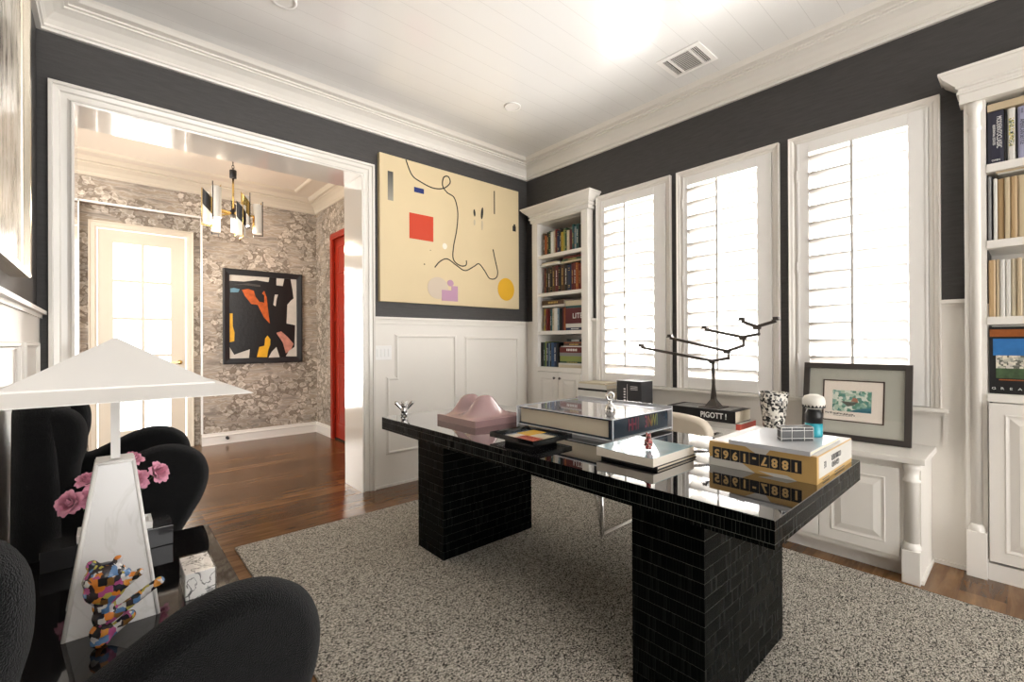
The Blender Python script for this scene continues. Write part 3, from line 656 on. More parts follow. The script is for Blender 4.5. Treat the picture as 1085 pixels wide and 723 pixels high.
row(-.290, -.570, ['yellow', 'dark red', 'dark red', 'teal', 'cream', 'white', 'pale blue', 'black', 'maroon'], 1.3315, .215, .235, BX, S3, 'upright books on the third shelf of the corner bookcase', [('text', 'white'), ('text', 'black'), None])
upright(BX, -.572, .022, 1.3315, .225, .19, 'orange', 'orange upright book beside the lying books on the third shelf of the corner bookcase')
flatbook(BX-.01, BX+.15, -.275, -.59, 1.572, .022, 'white', 'white book lying on the upright books of the third shelf', None, None)
flatbook(BX-.01, BX+.15, -.28, -.585, 1.595, .045, 'brown', 'thick dark brown book lying topmost on the third shelf', None, 'gold')
flatbook(BX, BX+.17, -.60, -.824, 1.3315, .026, 'navy', 'navy book lying at the bottom of the third shelf pile, right end', None, 'white')
flatbook(BX, BX+.17, -.60, -.824, 1.358, .038, 'white', 'thick white book lying on the navy one on the third shelf', None, None)
bk = flatbook(BX-.006, BX+.17, -.60, -.824, 1.3965, .150, 'maroon', 'very thick maroon volume with big white letters on the third shelf', None, None)
q = MB(); q.mat(mat('ink_white', (.8, .8, .78), .4)); q.text('LITE', Matrix.Translation((BX-.0075, -.755, 1.468)) @ Matrix.Rotation(R(-90), 4, 'Z') @ Matrix.Rotation(R(90), 4, 'X'), .072, .0006, .95); q.build('spine_lettering', None, bk)
flatbook(BX, BX+.16, -.60, -.824, 1.548, .022, 'teal', 'thin teal book lying on the very thick maroon volume', None, None)
flatbook(BX, BX+.16, -.60, -.824, 1.571, .050, 'cream', 'cream book lying topmost at the right end of the third shelf', None, None)
row(-.245, -.500, ['black', 'dark green', 'lime', 'navy', 'pale blue', 'black', 'blue', 'navy', 'black'], .9655, .235, .265, BX, S4, 'upright books on the bottom shelf of the corner bookcase', [None, ('text', 'white')], ths=[1.2, .8, .5, 1, .6, .6, 1.2, 1.3, 1.0])
z = .9655
for i, (c, th, y0, lb, bd) in enumerate([('cream', .028, -.455, 'cream book lying lowest of the pile on the bottom shelf', None), ('white', .016, -.50, 'thin white book second lowest of the pile on the bottom shelf', None), ('dark green', .016, -.52, 'thin dark green book in the pile on the bottom shelf', 'gold'), ('lime', .052, -.52, 'thick lime green book in the pile on the bottom shelf', None), ('grey', .032, -.515, 'grey book under the red one in the bottom shelf pile', None), ('dark red', .055, -.515, 'thick dark red book with white emblem in the bottom shelf pile', 'white'), ('white', .010, -.53, 'very thin white book above the red one on the bottom shelf', None), ('brown', .028, -.57, 'brown book lying near the top of the bottom shelf pile', 'gold'), ('orange', .008, -.57, 'very thin orange book under the topmost black one on the bottom shelf', None), ('black', .030, -.61, 'black book with white lettering topmost of the bottom shelf pile', 'white')]):
    if i < 2: y0 = -.502
    flatbook(BX-.004*(i < 2), BX+.17, min(y0, -.503), -.824, z, th, c, lb, None, bd); z += th+.0006
# right bookcase books
RX = -.035
bk = upright(RX, -3.486, .058, 2.1155, .270, .20, 'black', 'dark blue book with tall white spine lettering, first on the right bookcase top shelf')
bk.children[0].data.materials[0] = mat('cover_ink_blue', (.022, .022, .04), .35)
spM = lambda y, z_, s_=90: Matrix.Translation((RX-.0006, y, z_)) @ Matrix.Rotation(R(-90), 4, 'Z') @ Matrix.Rotation(R(90), 4, 'X') @ Matrix.Rotation(R(-90), 4, 'Z')
q = MB(); q.mat(mat('ink_white', (.8, .8, .78), .4)); q.text('MODERNTOCLASSIC', spM(-3.526, 2.275), .026, .0006, .66); q.text('RESIDENTIAL ESTATES', spM(-3.508, 2.265), .013, .0006, .8)
q.text('OPEN', Matrix.Translation((RX-.0006, -3.515, 2.135)) @ Matrix.Rotation(R(-90), 4, 'Z') @ Matrix.Rotation(R(90), 4, 'X'), .012, .0006); q.build('spine_lettering', None, bk)
upright(RX, -3.548, .006, 2.1155, .262, .18, 'black', 'thin black book between the dark blue and patterned spines, top shelf of the right bookcase')
bk = upright(RX, -3.555, .028, 2.1155, .265, .18, 'white', 'white book with a floral patterned spine, on the top shelf of the right bookcase')
q = MB(); q.mat(patch('floral', [(.6, .5, .1), (.75, .73, .68), (.2, .25, .15), (.5, .45, .3), (.03, .03, .03)], 260, .5)); q.box(RX-.0008, RX+.001, -3.578, -3.560, 2.19, 2.33); q.build('spine_pattern', None, bk)
upright(RX, -3.584, .005, 2.1155, .255, .18, 'black', 'thin black book left of the lilac spine on the top shelf of the right bookcase')
bk = upright(RX, -3.590, .032, 2.1155, .262, .18, 'lilac', 'lilac book with serif black lettering on the top shelf of the right bookcase')
q = MB(); q.mat(mat('ink_black', (.02, .02, .02), .4)); q.text('AMERICAN SETTLE', spM(-3.605, 2.25), .020, .0006, .75); q.text('HOUSE', spM(-3.605, 2.355), .010, .0006, .75); q.build('spine_lettering', None, bk)
upright(RX, -3.623, .02, 2.1155, .26, .18, 'black', 'black book right of the lilac spine at the frame edge, right bookcase')
bk = flatbook(RX-.01, RX+.17, -3.486, -4.0, 2.400, .035, 'pale tan', 'pale tan book lying on the uprights of the top shelf, right bookcase')
bk.location.z -= .013
cs = ['grey', 'black', 'white', 'tan', 'pale tan', 'tan', 'pale tan', 'cream', 'cream', 'black', 'cream', 'pale tan', 'white', 'cream', 'pale tan', 'cream', 'tan', 'cream']
cs = cs[:11]
row(-3.486, -3.70, cs, 1.7265, .30, .315, RX, 'the second shelf of the right bookcase', 'pale spines on the second shelf of the right bookcase', [None], ths=[.5, .25, .6, 1, .8, 1, 1.2, 1, 1.1, .3, 1], hs=[.33, .33, .315]+[.312]*8)
flatbook(RX, RX+.17, -3.52, -3.69, 2.0595-.0, .006, 'white', 'thin white book lowest of the two lying on the second shelf row, right bookcase')
flatbook(RX-.004, RX+.17, -3.515, -3.69, 2.0662, .008, 'pale tan', 'thin tan book topmost lying on the second shelf row, right bookcase')
cs = ['tan', 'pale tan', 'white', 'white', 'cream', 'pale tan', 'white', 'cream', 'white', 'white', 'cream', 'white', 'pale tan', 'white', 'cream', 'white']
cs = cs[:11]
row(-3.486, -3.70, cs, 1.3375, .285, .293, RX, 'the third shelf of the right bookcase', 'pale spines on the third shelf of the right bookcase', [None], ths=[1.3, .7]+[1]*9)
# face-out book
t_ = thing('book', (RX, -3.64, .9455), 'large face-out book with blue and orange cover on the lower shelf, right bookcase', 'book')
b = MB(); b.mat(mat('cover_black', BC['black'], .45)); b.box(RX+.001, RX+.03, -3.80, -3.486, .9455, 1.285); b.build('cover', None, t_)
b = MB(); xx = RX-.0003
def rect(mb, y0, y1, z0, z1, m_, dx=0): mb.mat(m_); mb.box(xx-dx, RX+.001, y0, y1, z0, z1)
rect(b, -3.80, -3.489, 1.235, 1.272, mat('cv_orange', (.30, .09, .02), .4, var=.5, vscale=30))
rect(b, -3.80, -3.500, 1.14, 1.225, mat('cv_blue', (.03, .16, .42), .4, var=.5, vscale=14)); rect(b, -3.80, -3.51, 1.075, 1.14, patch('cv_city', [(.5, .48, .4), (.7, .66, .55), (.12, .12, .1), (.35, .35, .3), (.6, .55, .5)], 90, .5)); rect(b, -3.80, -3.51, 1.025, 1.075, mat('cv_green', (.05, .09, .04), .5, var=.7, vscale=40)); rect(b, -3.80, -3.52, 1.014, 1.02, mat('cv_orange', (.5, .2, .03), .4))
b.mat(mat('ink_white', (.8, .8, .78), .4))
for i, ch in enumerate('GREAT'): b.text(ch, Matrix.Translation((xx-.0006, -3.502-.030*i, .972)) @ Matrix.Rotation(R(-90), 4, 'Z') @ Matrix.Rotation(R(90), 4, 'X'), .017, .0005, 1.3)
b.build('cover_print', None, t_)

# ================================================================== RUG + DESK
b = MB(); b.box(-2.865, -.472, -4.5, -.500, .0005, .012, .004); tag(b.build('rug', M_RUG), 'large black and cream flecked woven rug lying under the black desk', 'rug')
DX0_, DX1_, DY0, DY1, DT = -2.154, -1.267, -3.192, -.965, .76
dk = thing('desk', (-1.71, -2.08, .012), 'long black desk clad in narrow tiles with a mirror-gloss top and two block legs', 'desk')
b = MB(); b.box(DX0_, DX1_, DY0, DY1, .685, DT-.003); b.build('apron', M_TILE2, dk)
b = MB(); b.box(DX0_, DX1_, DY0, DY1, DT-.003, DT); b.build('desk_top', mat('mirror_black', (.004, .004, .005), .025, spec=.9, coat=1.0), dk)
for y0, y1 in ((-1.476, -1.206), (-2.952, -2.690)):
    b = MB(); n = 15
    hz = (.685-.012)/n
    for k in range(n):
        z0 = .012+k*hz; ins = .0; b.box(-2.040, -1.366, y0, y1, z0+.0008, z0+hz-.0008)
    b.box(-2.038, -1.368, y0+.002, y1-.002, .012, .685); b.build('leg', M_TILE, dk)

# ================================================================== DESK OBJECTS
# chrome little bear at the far end
M_CH2 = mat('polished_silver', (.55, .54, .52), .10, 1)
def bear(cx, cy, z, s, m_, label, cat='figurine', assign=None, arms='up', ang=0.0, slim=1.0):
    B_ = [((0, 0, .30), .19, (1, .9, 1.15)), ((0, 0, .60), .17, (1.05, 1, .95)), ((-.12, 0, .77), .065, (1, .7, 1)), ((.12, 0, .77), .065, (1, .7, 1)), ((0, -.15, .56), .07, (1, .9, .8)),
          ((-.10, -.03, .09), .095, (1, 1.15, 1)), ((.10, -.03, .09), .095, (1, 1.15, 1))]
    if arms == 'up': 
        for sg in (-1, 1): B_ += [((sg*(.17+.05*k), -.02, .42+.06*k), .08+.006*k, (1, 1, 1)) for k in range(6)]
    else:
        for sg in (-1, 1): B_ += [((sg*(.19+.01*k), -.02-.01*k, .44-.05*k), .062, (1, 1, 1)) for k in range(5)]
    ca, sa = math.cos(ang), math.sin(ang)
    balls = [((cx+s*slim*(p_[0]*ca-p_[1]*sa), cy+s*slim*(p_[0]*sa+p_[1]*ca), z+s*p_[2]), r_*s, (sc[0]*slim, sc[1]*slim, sc[2])) for p_, r_, sc in B_]
    o = blob('figurine', balls, s*.03, m_ if isinstance(m_, list) else [m_], None, (cx, cy, z), assign)
    zmin = min(q.co.z for q in o.data.vertices); o.location.z -= zmin
    return tag(o, label, cat)
bear(-2.035, -1.028, .7602, .115, M_CH2, 'small polished chrome bear figurine with raised arms at the far end of the black desk', ang=R(-28))
# pink sculpture
pk_m = mat('pink_pearl', (.38, .235, .235), .12, coat=1, var=.12, vscale=5)
b = MB(); x0, x1, y0, y1 = -1.965, -1.585, -1.672, -1.300
n = 36
def hgt(u_, w_):
    def g(cu, cw, su, sw, rot=0): 
        du, dw = u_-cu, w_-cw; c_, s_ = math.cos(rot), math.sin(rot); A2, B2 = du*c_+dw*s_, -du*s_+dw*c_
        return math.exp(-((A2/su)**2+(B2/sw)**2)**1.5)
    e = min(u_, 1-u_, w_, 1-w_); edge = min(1, e/.08)
    return min(1, e/.10)**.8*max(.098*g(.46, .78, .25, .160), .104*g(.42, .34, .25, .165))+min(1, e/.10)**.8*(.016*g(.45, .5, .5, .5)+.012*g(.85, .5, .3, .5))
grid = [[b.v((x0+(x1-x0)*i/n, y0+(y1-y0)*j/n, .760+.036+max(0, hgt(i/n, j/n)))) for j in range(n+1)] for i in range(n+1)]
for i in range(n):
    for j in range(n): b.face([grid[i][j], grid[i+1][j], grid[i+1][j+1], grid[i][j+1]], True)
base = [b.v((x, y, .7603)) for x, y in ((x0, y0), (x1, y0), (x1, y1), (x0, y1))]
b.face(base[::-1])
bd = [[grid[i][0] for i in range(n+1)], [grid[n][j] for j in range(n+1)], [grid[i][n] for i in range(n, -1, -1)], [grid[0][j] for j in range(n, -1, -1)]]
for k in range(4): b.face([base[k], base[(k+1) % 4]]+bd[k][::-1])
tag(b.build('sculpture', pk_m), 'glossy pink square sculpture with two rounded humps near the far end of the desk', 'sculpture')
# tray
ty = thing('tray', (-1.92, -2.06, .7603), 'square black lacquer tray with yellow, cream, red and blue colour blocks on the desk', 'tray')
b = MB(); X0, X1, Y0, Y1 = -2.085, -1.835, -2.235, -1.945
b.box(X0+.05, X1-.05, Y0+.05, Y1-.05, .7603, .778); b.box(X0, X1, Y0, Y1, .778, .786)
fnT = lambda x, y, h: (x, y, h)
b.sweep([(X0, Y0), (X1, Y0), (X1, Y1), (X0, Y1)], [(0, .786), (0, .800), (.012, .797), (.016, .786)], fnT, True); b.build('tray_body', M_BLACK, ty)
b = MB()
def cell(a0, a1, c0, c1, m_): b.mat(m_); b.box(X0+.018+(X1-X0-.036)*a0+.001, X0+.018+(X1-X0-.036)*a1-.001, Y0+.018+(Y1-Y0-.036)*c0+.001, Y0+.018+(Y1-Y0-.036)*c1-.001, .786, .7865)
my, mc, mr, mb_ = mat('enamel_yellow', (.75, .42, .02), .15, coat=.5), mat('enamel_cream', (.7, .62, .45), .15, coat=.5), mat('enamel_red', (.55, .06, .015), .15, coat=.5), mat('enamel_blue', (.02, .05, .08), .12, coat=.5)
for q in ((0, .45, 0, .58, mr), (0, .45, .58, .78, mc), (0, .45, .78, 1, mb_), (.45, 1, .50, .85, my), (.45, 1, .85, 1, mb_), (.45, .8, .12, .50, mc), (.8, 1, .12, .5, mb_), (.45, 1, 0, .12, mb_)): cell(*q)
b.build('enamel_inlay', None, ty)
# monumental book on acrylic stand
M_ACR = mat('clear_acrylic', (.9, .93, .97), .03, trans=1, ior=1.3)
st = thing('book_stand', (-1.49, -2.1, .7603), 'clear acrylic stand holding the huge blue book on the desk', 'stand')
b = MB(); x0, x1, y0, y1 = -1.745, -1.245, -2.395, -1.765
b.box(x0, x1, y0, y1, .7725, .7785); b.box(x1-.006, x1, y0-.0, y1, .7605, .7725)
b.box(x0+.001, x0+.007, y0, y1, .7605, .7725); b.box(x1+.004, x1+.010, y0, y1, .7605, .885); b.box(x0, x1+.010, y1+.001, y1+.007, .7605, .872); b.build('acrylic_panel', mat('acrylic_edge', (.78, .80, .84), .1, trans=.55, ior=1.4), st)
b = MB()
for p_, q_ in (((x0, y0, .7755), (x0, y1, .7755)), ((x0, y0, .7755), (x1, y0, .7755)), ((x1+.007, y0, .761), (x1+.007, y0, .885)), ((x0, y1+.004, .761), (x0, y1+.004, .872)), ((x0, y0, .7755), (x0, y0, .8705)), ((x0, y0, .8705), (x0, y1, .8705)), ((x0, y0, .8705), (x1, y0, .8705))): b.bar(p_, q_, .004, .004)
b.build('polished_edge', mat('acrylic_edge_bright', (.80, .82, .86), .25), st)
bb = thing('book', (-1.49, -2.1, .779), 'huge thick blue book with multicoloured spine letters resting on the acrylic stand', 'book')
b = MB(); x0, x1, y0, y1 = -1.738, -1.252, -2.378, -1.772; z0, z1 = .7788, .868
b.prism([(y0, z0), (y1, z0), (y1, z0+.007), (y0+.012, z0+.007), (y0+.012, z1-.007), (y1, z1-.007), (y1, z1), (y0, z1)], x0, x1, 'x'); 
b.build('cover', mat('cover_slate', (.020, .034, .052), .2, coat=.2, var=.4, vscale=9), bb)
b = MB(); b.box(x0+.006, x1-.006, y0+.0125, y1-.006, z0+.0073, z1-.0073); b.build('pages', M_PAGES, bb)
b = MB(); b.box(x0, x1, y0, y1, z1, z1+.0015); b.build('dust_jacket', mat('jacket_glossy', (.38, .38, .40), .05, coat=1, spec=.8), bb)
b = MB()
for i, (ch, cc) in enumerate(zip('HHI 3NWI', ((.22, .03, .06), (.22, .03, .06), (.2, .03, .06), (0, 0, 0), (.26, .06, .10), (.28, .12, .05), (.26, .26, .06), (.12, .18, .08)))):
    if ch == ' ': continue
    b.mat(mat('ltr%d' % i, cc, .4)); b.text(ch, Matrix.Translation((-1.585+.033*i, y0-.0005, .824)) @ Matrix.Rotation(R(90), 4, 'X'), .082, .0005, .6, bold=.001)
b.build('spine_lettering', None, bb)
# silver figure on the big book
def on_top(balls, name, m_, z, origin, label, vox):
    o = blob(name, balls, vox, m_, None, origin); zmin = min(q.co.z for q in o.data.vertices); o.location.z = z-zmin; return tag(o, label, 'figurine')
fx_, fy_ = -1.655, -2.315
tg = thing('figurine', (fx_, fy_, .8697), 'small silver bottle-shaped figurine with a ring head on the huge blue book', 'figurine')
b = MB(); b.lathe([(.001, .0), (.017, 0), (.023, .008), (.026, .022), (.023, .040), (.014, .055), (.008, .062), (.011, .067), (.007, .072), (.001, .073)], (fx_, fy_, .8697), 18); b.build('body', M_CH2, tg)
b = MB(); cen = Vector((fx_, fy_, .8697+.093)); dirr = Vector((.749, -.663, 0))
b.tube([cen+dirr*(.017*math.cos(2*math.pi*i/20))+Vector((0, 0, .017*math.sin(2*math.pi*i/20))) for i in range(21)], .006, 8, False); b.ball(cen+Vector((0, 0, -.005)), .008, 10); b.build('head', M_CH2, tg)
# paperback catalogue with blue cover + black book beneath
flatbook(-1.965, -1.672, -2.745, -2.500, .7603, .012, 'black', 'thin black book lying on the desk beneath the white catalogue')
cg = thing('catalogue', (-1.83, -2.62, .773), 'thick soft white catalogue with a pale blue cover lying on the desk', 'catalogue')
b = MB(); n = 16; x0, x1, y0, y1 = -1.985, -1.690, -2.742, -2.492
top, bot = [], []
for i in range(n+1):
    f = i/n; y = y0+(y1-y0)*f; sag = -.004*math.sin(math.pi*f)+.003*f
    top.append((y, .804+sag-.0)); bot.append((y, .7732))
b.prism(bot+top[::-1], x0, x1, 'x'); b.build('pages', mat('page_block', (.78, .72, .62), .8, var=.08, vscale=30, stretch=(1, 1, 90)), cg)
b = MB(); b.prism(top+[(y, z_+.0018) for y, z_ in top[::-1]], x0, x1, 'x'); b.build('cover', mat('cover_sky', (.34, .50, .56), .08, coat=.8, var=.45, vscale=9), cg)
def asg(c): return 0
bear(-1.875, -2.655, .8050, .082, M_REDBEAR, 'tiny dark red and white speckled bear figurine standing on the pale blue catalogue', arms='down', ang=R(-58), slim=.72)
# big tan monograph
lc = thing('book', (-1.53, -3.0, .7603), 'very thick tan and white book with large upside-down dates 1887-1965 on its spine', 'book')
b = MB(); x0, x1, y0, y1 = -1.742, -1.318, -3.176, -2.828; z0, z1 = .7603, .849
mt, mw_, mk = mat('cover_ochre', (.56, .36, .13), .4), mat('cover_white', (.76, .76, .77), .35), mat('cover_ink', (.015, .015, .018), .35)
b.mat(mt); b.box(x0, x1, y0, y1, z0, z1)
b.mat(mw_); b.box(x0+.02, x1+.0004, y0-.0004, y0+.02, z0+.016, z1-.004); b.box(x0+.02, x1, y0+.003, y1-.002, z1-.001, z1+.0005)
b.prism([(y1+.0003, z0), (y1+.0003, z0+.030), (-2.93, z0+.036), (-2.99, z0)], x0-.0004, x0+.01, 'x'); b.prism([(-2.955, z1), (-2.995, z1-.022), (-3.025, z1-.02), (-3.04, z1)], x0-.0004, x0+.01, 'x'); b.prism([(-3.0, z0+.01), (-3.09, z0+.012), (-3.12, z0), (-3.05, z0)], x0-.0004, x0+.01, 'x')
b.build('cover', None, lc)
b = MB(); txt = '5961-7881'
txt = list('1887-1965')[::-1]
for i, ch in enumerate(txt):
    yc = y1-.018-.0325*i-.012; b.mat(mk); b.box(x0-.001, x0+.002, yc-.0155, yc+.0155, z0+.026, z1-.020)
    b.mat(mat('ink_ochre', (.66, .44, .18), .4)); b.text(ch, Matrix.Translation((x0-.0014, yc, (z0+z1)/2+.003)) @ Matrix.Rotation(R(-90), 4, 'Z') @ Matrix.Rotation(R(90), 4, 'X') @ Matrix.Rotation(R(180), 4, 'Z'), .040, .0006, .95, bold=.0014)
b.build('spine_lettering', None, lc)
b = MB(); b.mat(mat('ink_grey', (.12, .12, .12), .5)); Mf = lambda x, z_: Matrix.Translation((x, y0-.001, z_)) @ Matrix.Rotation(R(90), 4, 'X') @ Matrix.Rotation(R(180), 4, 'Z')
b.text('LE', Mf(x0+.085, .812), .030, .0006, .8); b.text('CORBUSIER', Mf(x0+.215, .822), .028, .0006, .8); b.text('GRAND', Mf(x0+.205, .798), .028, .0006, .9); b.box(x0+.06, x0+.13, y0-.001, y0+.002, z0+.004, z0+.007); b.box(x0+.2, x0+.32, y0-.001, y0+.002, z0+.004, z0+.007); b.build('side_lettering', None, lc)
# grey slim book
gb = thing('book', (-1.6, -3.04, .8497), 'slim pale grey book lying on top of the thick tan dated book', 'book')
b = MB(); x0, x1, y0, y1 = -1.752, -1.405, -3.160, -2.905; b.box(x0, x1, y0, y1, .8497, .8522); b.box(x0, x1, y0, y1, .8618, .8645); b.box(x0, x0+.004, y0, y1, .852, .862); b.build('cover', mat('cover_pale', (.55, .56, .58), .3, coat=.3), gb)
b = MB(); b.box(x0+.005, x1-.004, y0+.004, y1-.004, .8522, .8618); b.build('pages', M_PAGES, gb)
# black box with white lines
cb = thing('box', (-1.585, -3.068, .8647), 'small low black box with thin white grid lines on the pale grey book', 'box')
b = MB(); hx = .8647
pl_ = [(-1.612, -3.018), (-1.650, -3.044), (-1.559, -3.117), (-1.521, -3.091)]
b.prism(pl_, hx, hx+.048); b.build('box_body', mat('matte_black', (.012, .013, .014), .35), cb)
b = MB()
for z_ in (.010, .037, .0482):
    for p_, q_ in zip(pl_, pl_[1:]+pl_[:1]): b.bar((*p_, hx+z_), (*q_, hx+z_), .0016, .0012)
for f in (.0, .33, .72, 1):
    x_, y_ = pl_[1][0]+(pl_[2][0]-pl_[1][0])*f, pl_[1][1]+(pl_[2][1]-pl_[1][1])*f; b.bar((x_, y_, hx+.0006), (x_, y_, hx+.048), .0016, .0012)
b.build('grid_line', M_PAPER, cb)
# shaving-brush like figure
bf = thing('figurine', (-1.575, -3.090, .8647), 'little round-topped figurine with white head and black and turquoise body on the pale grey book', 'figurine')
bf.location = (-1.462, -3.092, .8647); cc = (-1.462, -3.092, .8647)
b = MB(); b.lathe([(.001, 0), (.026, 0), (.028, .004), (.028, .050)], cc, 24); b.build('base', mat('turquoise', (.03, .34, .42), .2), bf)
b = MB(); b.lathe([(.0282, .050), (.0282, .084), (.023, .096), (.016, .102), (.001, .1025)], cc, 24); b.build('body', mat('matte_black', (.012, .013, .014), .3), bf)
b = MB(); b.lathe([(.001, .102), (.024, .102), (.034, .110), (.0375, .124), (.036, .138), (.030, .149), (.015, .155), (.0005, .156)], cc, 26); b.build('head', mat('chalk_white', (.76, .73, .66), .6), bf)
b = MB()
for i in range(18):
    an = 2*math.pi*i/18; b.M = Matrix.Translation(cc) @ Matrix.Rotation(an, 4, 'Z') @ Matrix.Translation((0, -.0355, .111)); b.prism([(-.0062, -.003), (.0062, -.003), (0, .008)], -.0010, .0012, 'y')
b.M = Matrix.Identity(4); b.build('collar', mat('matte_black', (.012, .013, .014), .3), bf)

# ================================================================== DESK CHAIR
oc = thing('office_chair', (-.95, -2.25, .012), 'cream leather chair with chrome frame pushed in behind the black desk', 'chair')
M_LEATH = mat('cream_leather', (.66, .58, .47), .45, var=.05, vscale=10)
b = MB(); b.outline([(-.245, 0), (-.25, .16), (-.22, .30), (-.10, .335), (.10, .335), (.22, .30), (.25, .16), (.245, 0), (.12, -.02), (-.12, -.02)], .012, .022, Matrix.Translation((-.80, -2.155, .425)) @ Matrix.Rotation(R(-96), 4, 'Y') @ Matrix.Rotation(R(-90), 4, 'Z'))
b.build('backrest', M_LEATH, oc)
b = MB(); b.outline([(-.25, -.24), (-.25, .2), (-.2, .24), (.2, .24), (.25, .2), (.25, -.24), (.2, -.26), (-.2, -.26)], .014, .026, Matrix.Translation((-1.06, -2.155, .45))); b.build('seat', M_LEATH, oc)
for sy in (-1, 1):
    y_ = -2.155+sy*.285; 
    if sy < 0: y_ = -2.41
    else: y_ = -1.90
    b = MB(); b.bar((-1.21, y_, .672), (-.72, y_, .672), .034, .014); b.bar((-.735, y_, .668), (-.735, y_, .47), .012, .022); b.bar((-1.195, y_, .668), (-1.195, y_, .47), .012, .022); b.bar((-1.2, y_, .44), (-.73, y_, .44), .014, .02); b.build('armrest', M_CHROME, oc)
    b = MB(); yy = -1.865 if sy > 0 else -2.43
    b.tube([(-1.136, yy, .44), (-1.136, yy, .024), (-.72, yy, .024), (-.80, yy, .44)], .011, 10); b.tube([(-1.136, yy, .05), (-1.24, yy-.02*sy*0, .43)], .009, 10); b.build('leg', M_CHROME, oc)
b = MB(); b.tube([(-1.05, -2.43, .425), (-1.05, -1.865, .425)], .011, 8); b.tube([(-.82, -2.43, .425), (-.82, -1.865, .425)], .011, 8); b.build('stretcher', M_CHROME, oc)

# ================================================================== WINDOW SEAT OBJECTS
WZ = .6322
# left book pile
z = WZ
for (th, c, y0, y1, lb, bd) in ((.055, 'white', -.83, -1.16, 'thick white book lowest of the pile at the left end of the window seat', None), (.020, 'grey', -.84, -1.15, 'grey book second lowest of the pile on the window seat', None), (.018, 'dark red', -.815, -1.14, 'slim dark red book jutting from the pile on the window seat', 'white'), (.065, 'white', -.84, -1.16, 'thick white book in the middle of the window seat pile', None), (.018, 'black', -.84, -1.155, 'thin black book high in the window seat pile', None), (.038, 'white', -.84, -1.15, 'slim white book just under the top of the window seat pile', None), (.014, 'cream', -.85, -1.13, 'slim cream book topmost of the pile on the window seat', None)):
    y0_, y1_ = y0-.11, y1-.11
    flatbook(-.28, -.06, y0_, y1_, z, th, c, lb, None, bd); z += th+.0005
bx_ = thing('boxed_book', (-.25, -1.52, WZ), 'dark grey upright boxed volume with white lettering on the window seat, beside the book pile', 'book')
b = MB(); b.box(-.33, -.17, -1.63, -1.40, WZ, .905, .002); b.build('slipcase', mat('slate_card', (.035, .036, .04), .4), bx_)
b = MB(); b.mat(mat('ink_white', (.8, .8, .78), .4)); b.box(-.331, -.329, -1.503, -1.500, .66, .88)
for k in range(8): b.box(-.331, -.329, -1.485, -1.468, .68+.022*k, .692+.022*k)
for k in range(3): b.box(-.331, -.329, -1.595, -1.53, .862-.012*k, .866-.012*k)
b.box(-.331, -.329, -1.60, -1.575, .70, .72); b.box(-.331, -.329, -1.59, -1.56, .725, .74); b.build('lettering', None, bx_)
# pile under the candelabrum
flatbook(-.33, -.08, -1.86, -2.37, WZ, .042, 'white', 'white and coral book lying on the window seat under the black one')
b = MB(); b.mat(mat('coral', (.55, .10, .07), .4)); b.box(-.3305, -.0795, -2.3705, -2.34, WZ+.002, WZ+.040); o = b.build('spine_panel', None, [q for q in bpy.data.objects if q.get('label', '').startswith('white and coral')][0])
pg = flatbook(-.35, -.10, -1.86, -2.345, WZ+.0425, .080, 'black', 'thick black book with white lettering carrying the black candelabrum on the window seat')
b = MB(); b.mat(mat('ink_white', (.8, .8, .78), .4)); b.text('PIGOTT !', Matrix.Translation((-.3508, -2.20, WZ+.082)) @ Matrix.Rotation(R(-90), 4, 'Z') @ Matrix.Rotation(R(90), 4, 'X'), .052, .0006, .85, bold=.001); b.build('spine_lettering', None, pg)
b = MB(); b.mat(mat('cover_photo', (.25, .25, .25), .35, var=.9, vscale=25)); b.box(-.33, -.12, -2.30, -1.90, WZ+.1225, WZ+.1232); b.build('cover_photo', None, pg)
# candelabrum
PX = -.235; cz = WZ+.1233
cn = thing('candelabrum', (PX, -2.15, cz), 'dark bronze stepped candelabrum with four slender arms standing on the thick black book', 'candelabrum')
b = MB(); c_ = (PX, -2.15); 
b.frustum(c_, .075, .075, cz, .072, .072, cz+.006); b.frustum(c_, .045, .045, cz+.006, .016, .016, cz+.055); b.frustum(c_, .016, .016, cz+.055, .008, .008, cz+.16); b.build('base', M_BRONZE, cn)
b = MB(); b.frustum(c_, .008, .008, cz+.16, .010, .010, 1.062); b.frustum(c_, .014, .014, 1.06, .02, .02, 1.078); b.build('stem', M_BRONZE, cn)
arms = [[(-1.57, 1.172), (-2.143, 1.080), (-2.255, 1.100)], [(-1.82, 1.245), (-2.245, 1.150), (-2.355, 1.188)], [(-2.09, 1.303), (-2.35, 1.246), (-2.45, 1.264)], [(-2.343, 1.352), (-2.44, 1.313), (-2.555, 1.346)]]
for i, ar in enumerate(arms):
    b = MB(); P_ = [(PX, y_, z_) for y_, z_ in ar]
    b.bar(P_[0], P_[1], .014, .019); b.bar(P_[1], P_[2], .016, .019); b.frustum((PX, ar[1][0]), .010, .02, ar[1][1]-.018, .008, .026, ar[1][1]+.004)
    o = b.build('arm', M_BRONZE, cn)
    ends = [P_[0]]+([P_[2]] if i == 3 else [])
    for e in ends: k = MB(); k.box(e[0]-.018, e[0]+.018, e[1]-.022, e[1]+.022, e[2]+.004, e[2]+.010); k.box(e[0]-.014, e[0]+.014, e[1]-.016, e[1]+.016, e[2]+.010, e[2]+.026); k.build('candle_cup', M_BRONZE, o)
    if i < 3: k = MB(); nz = arms[i+1][1]; k.tube([(PX, ar[2][0], ar[2][1]-.01), (PX, ar[2][0], nz[1]-.004)], .007, 8); k.lathe([(.010, -.004), (.010, .006)], P_[2], 10); k.build('pivot', M_BRONZE, o)
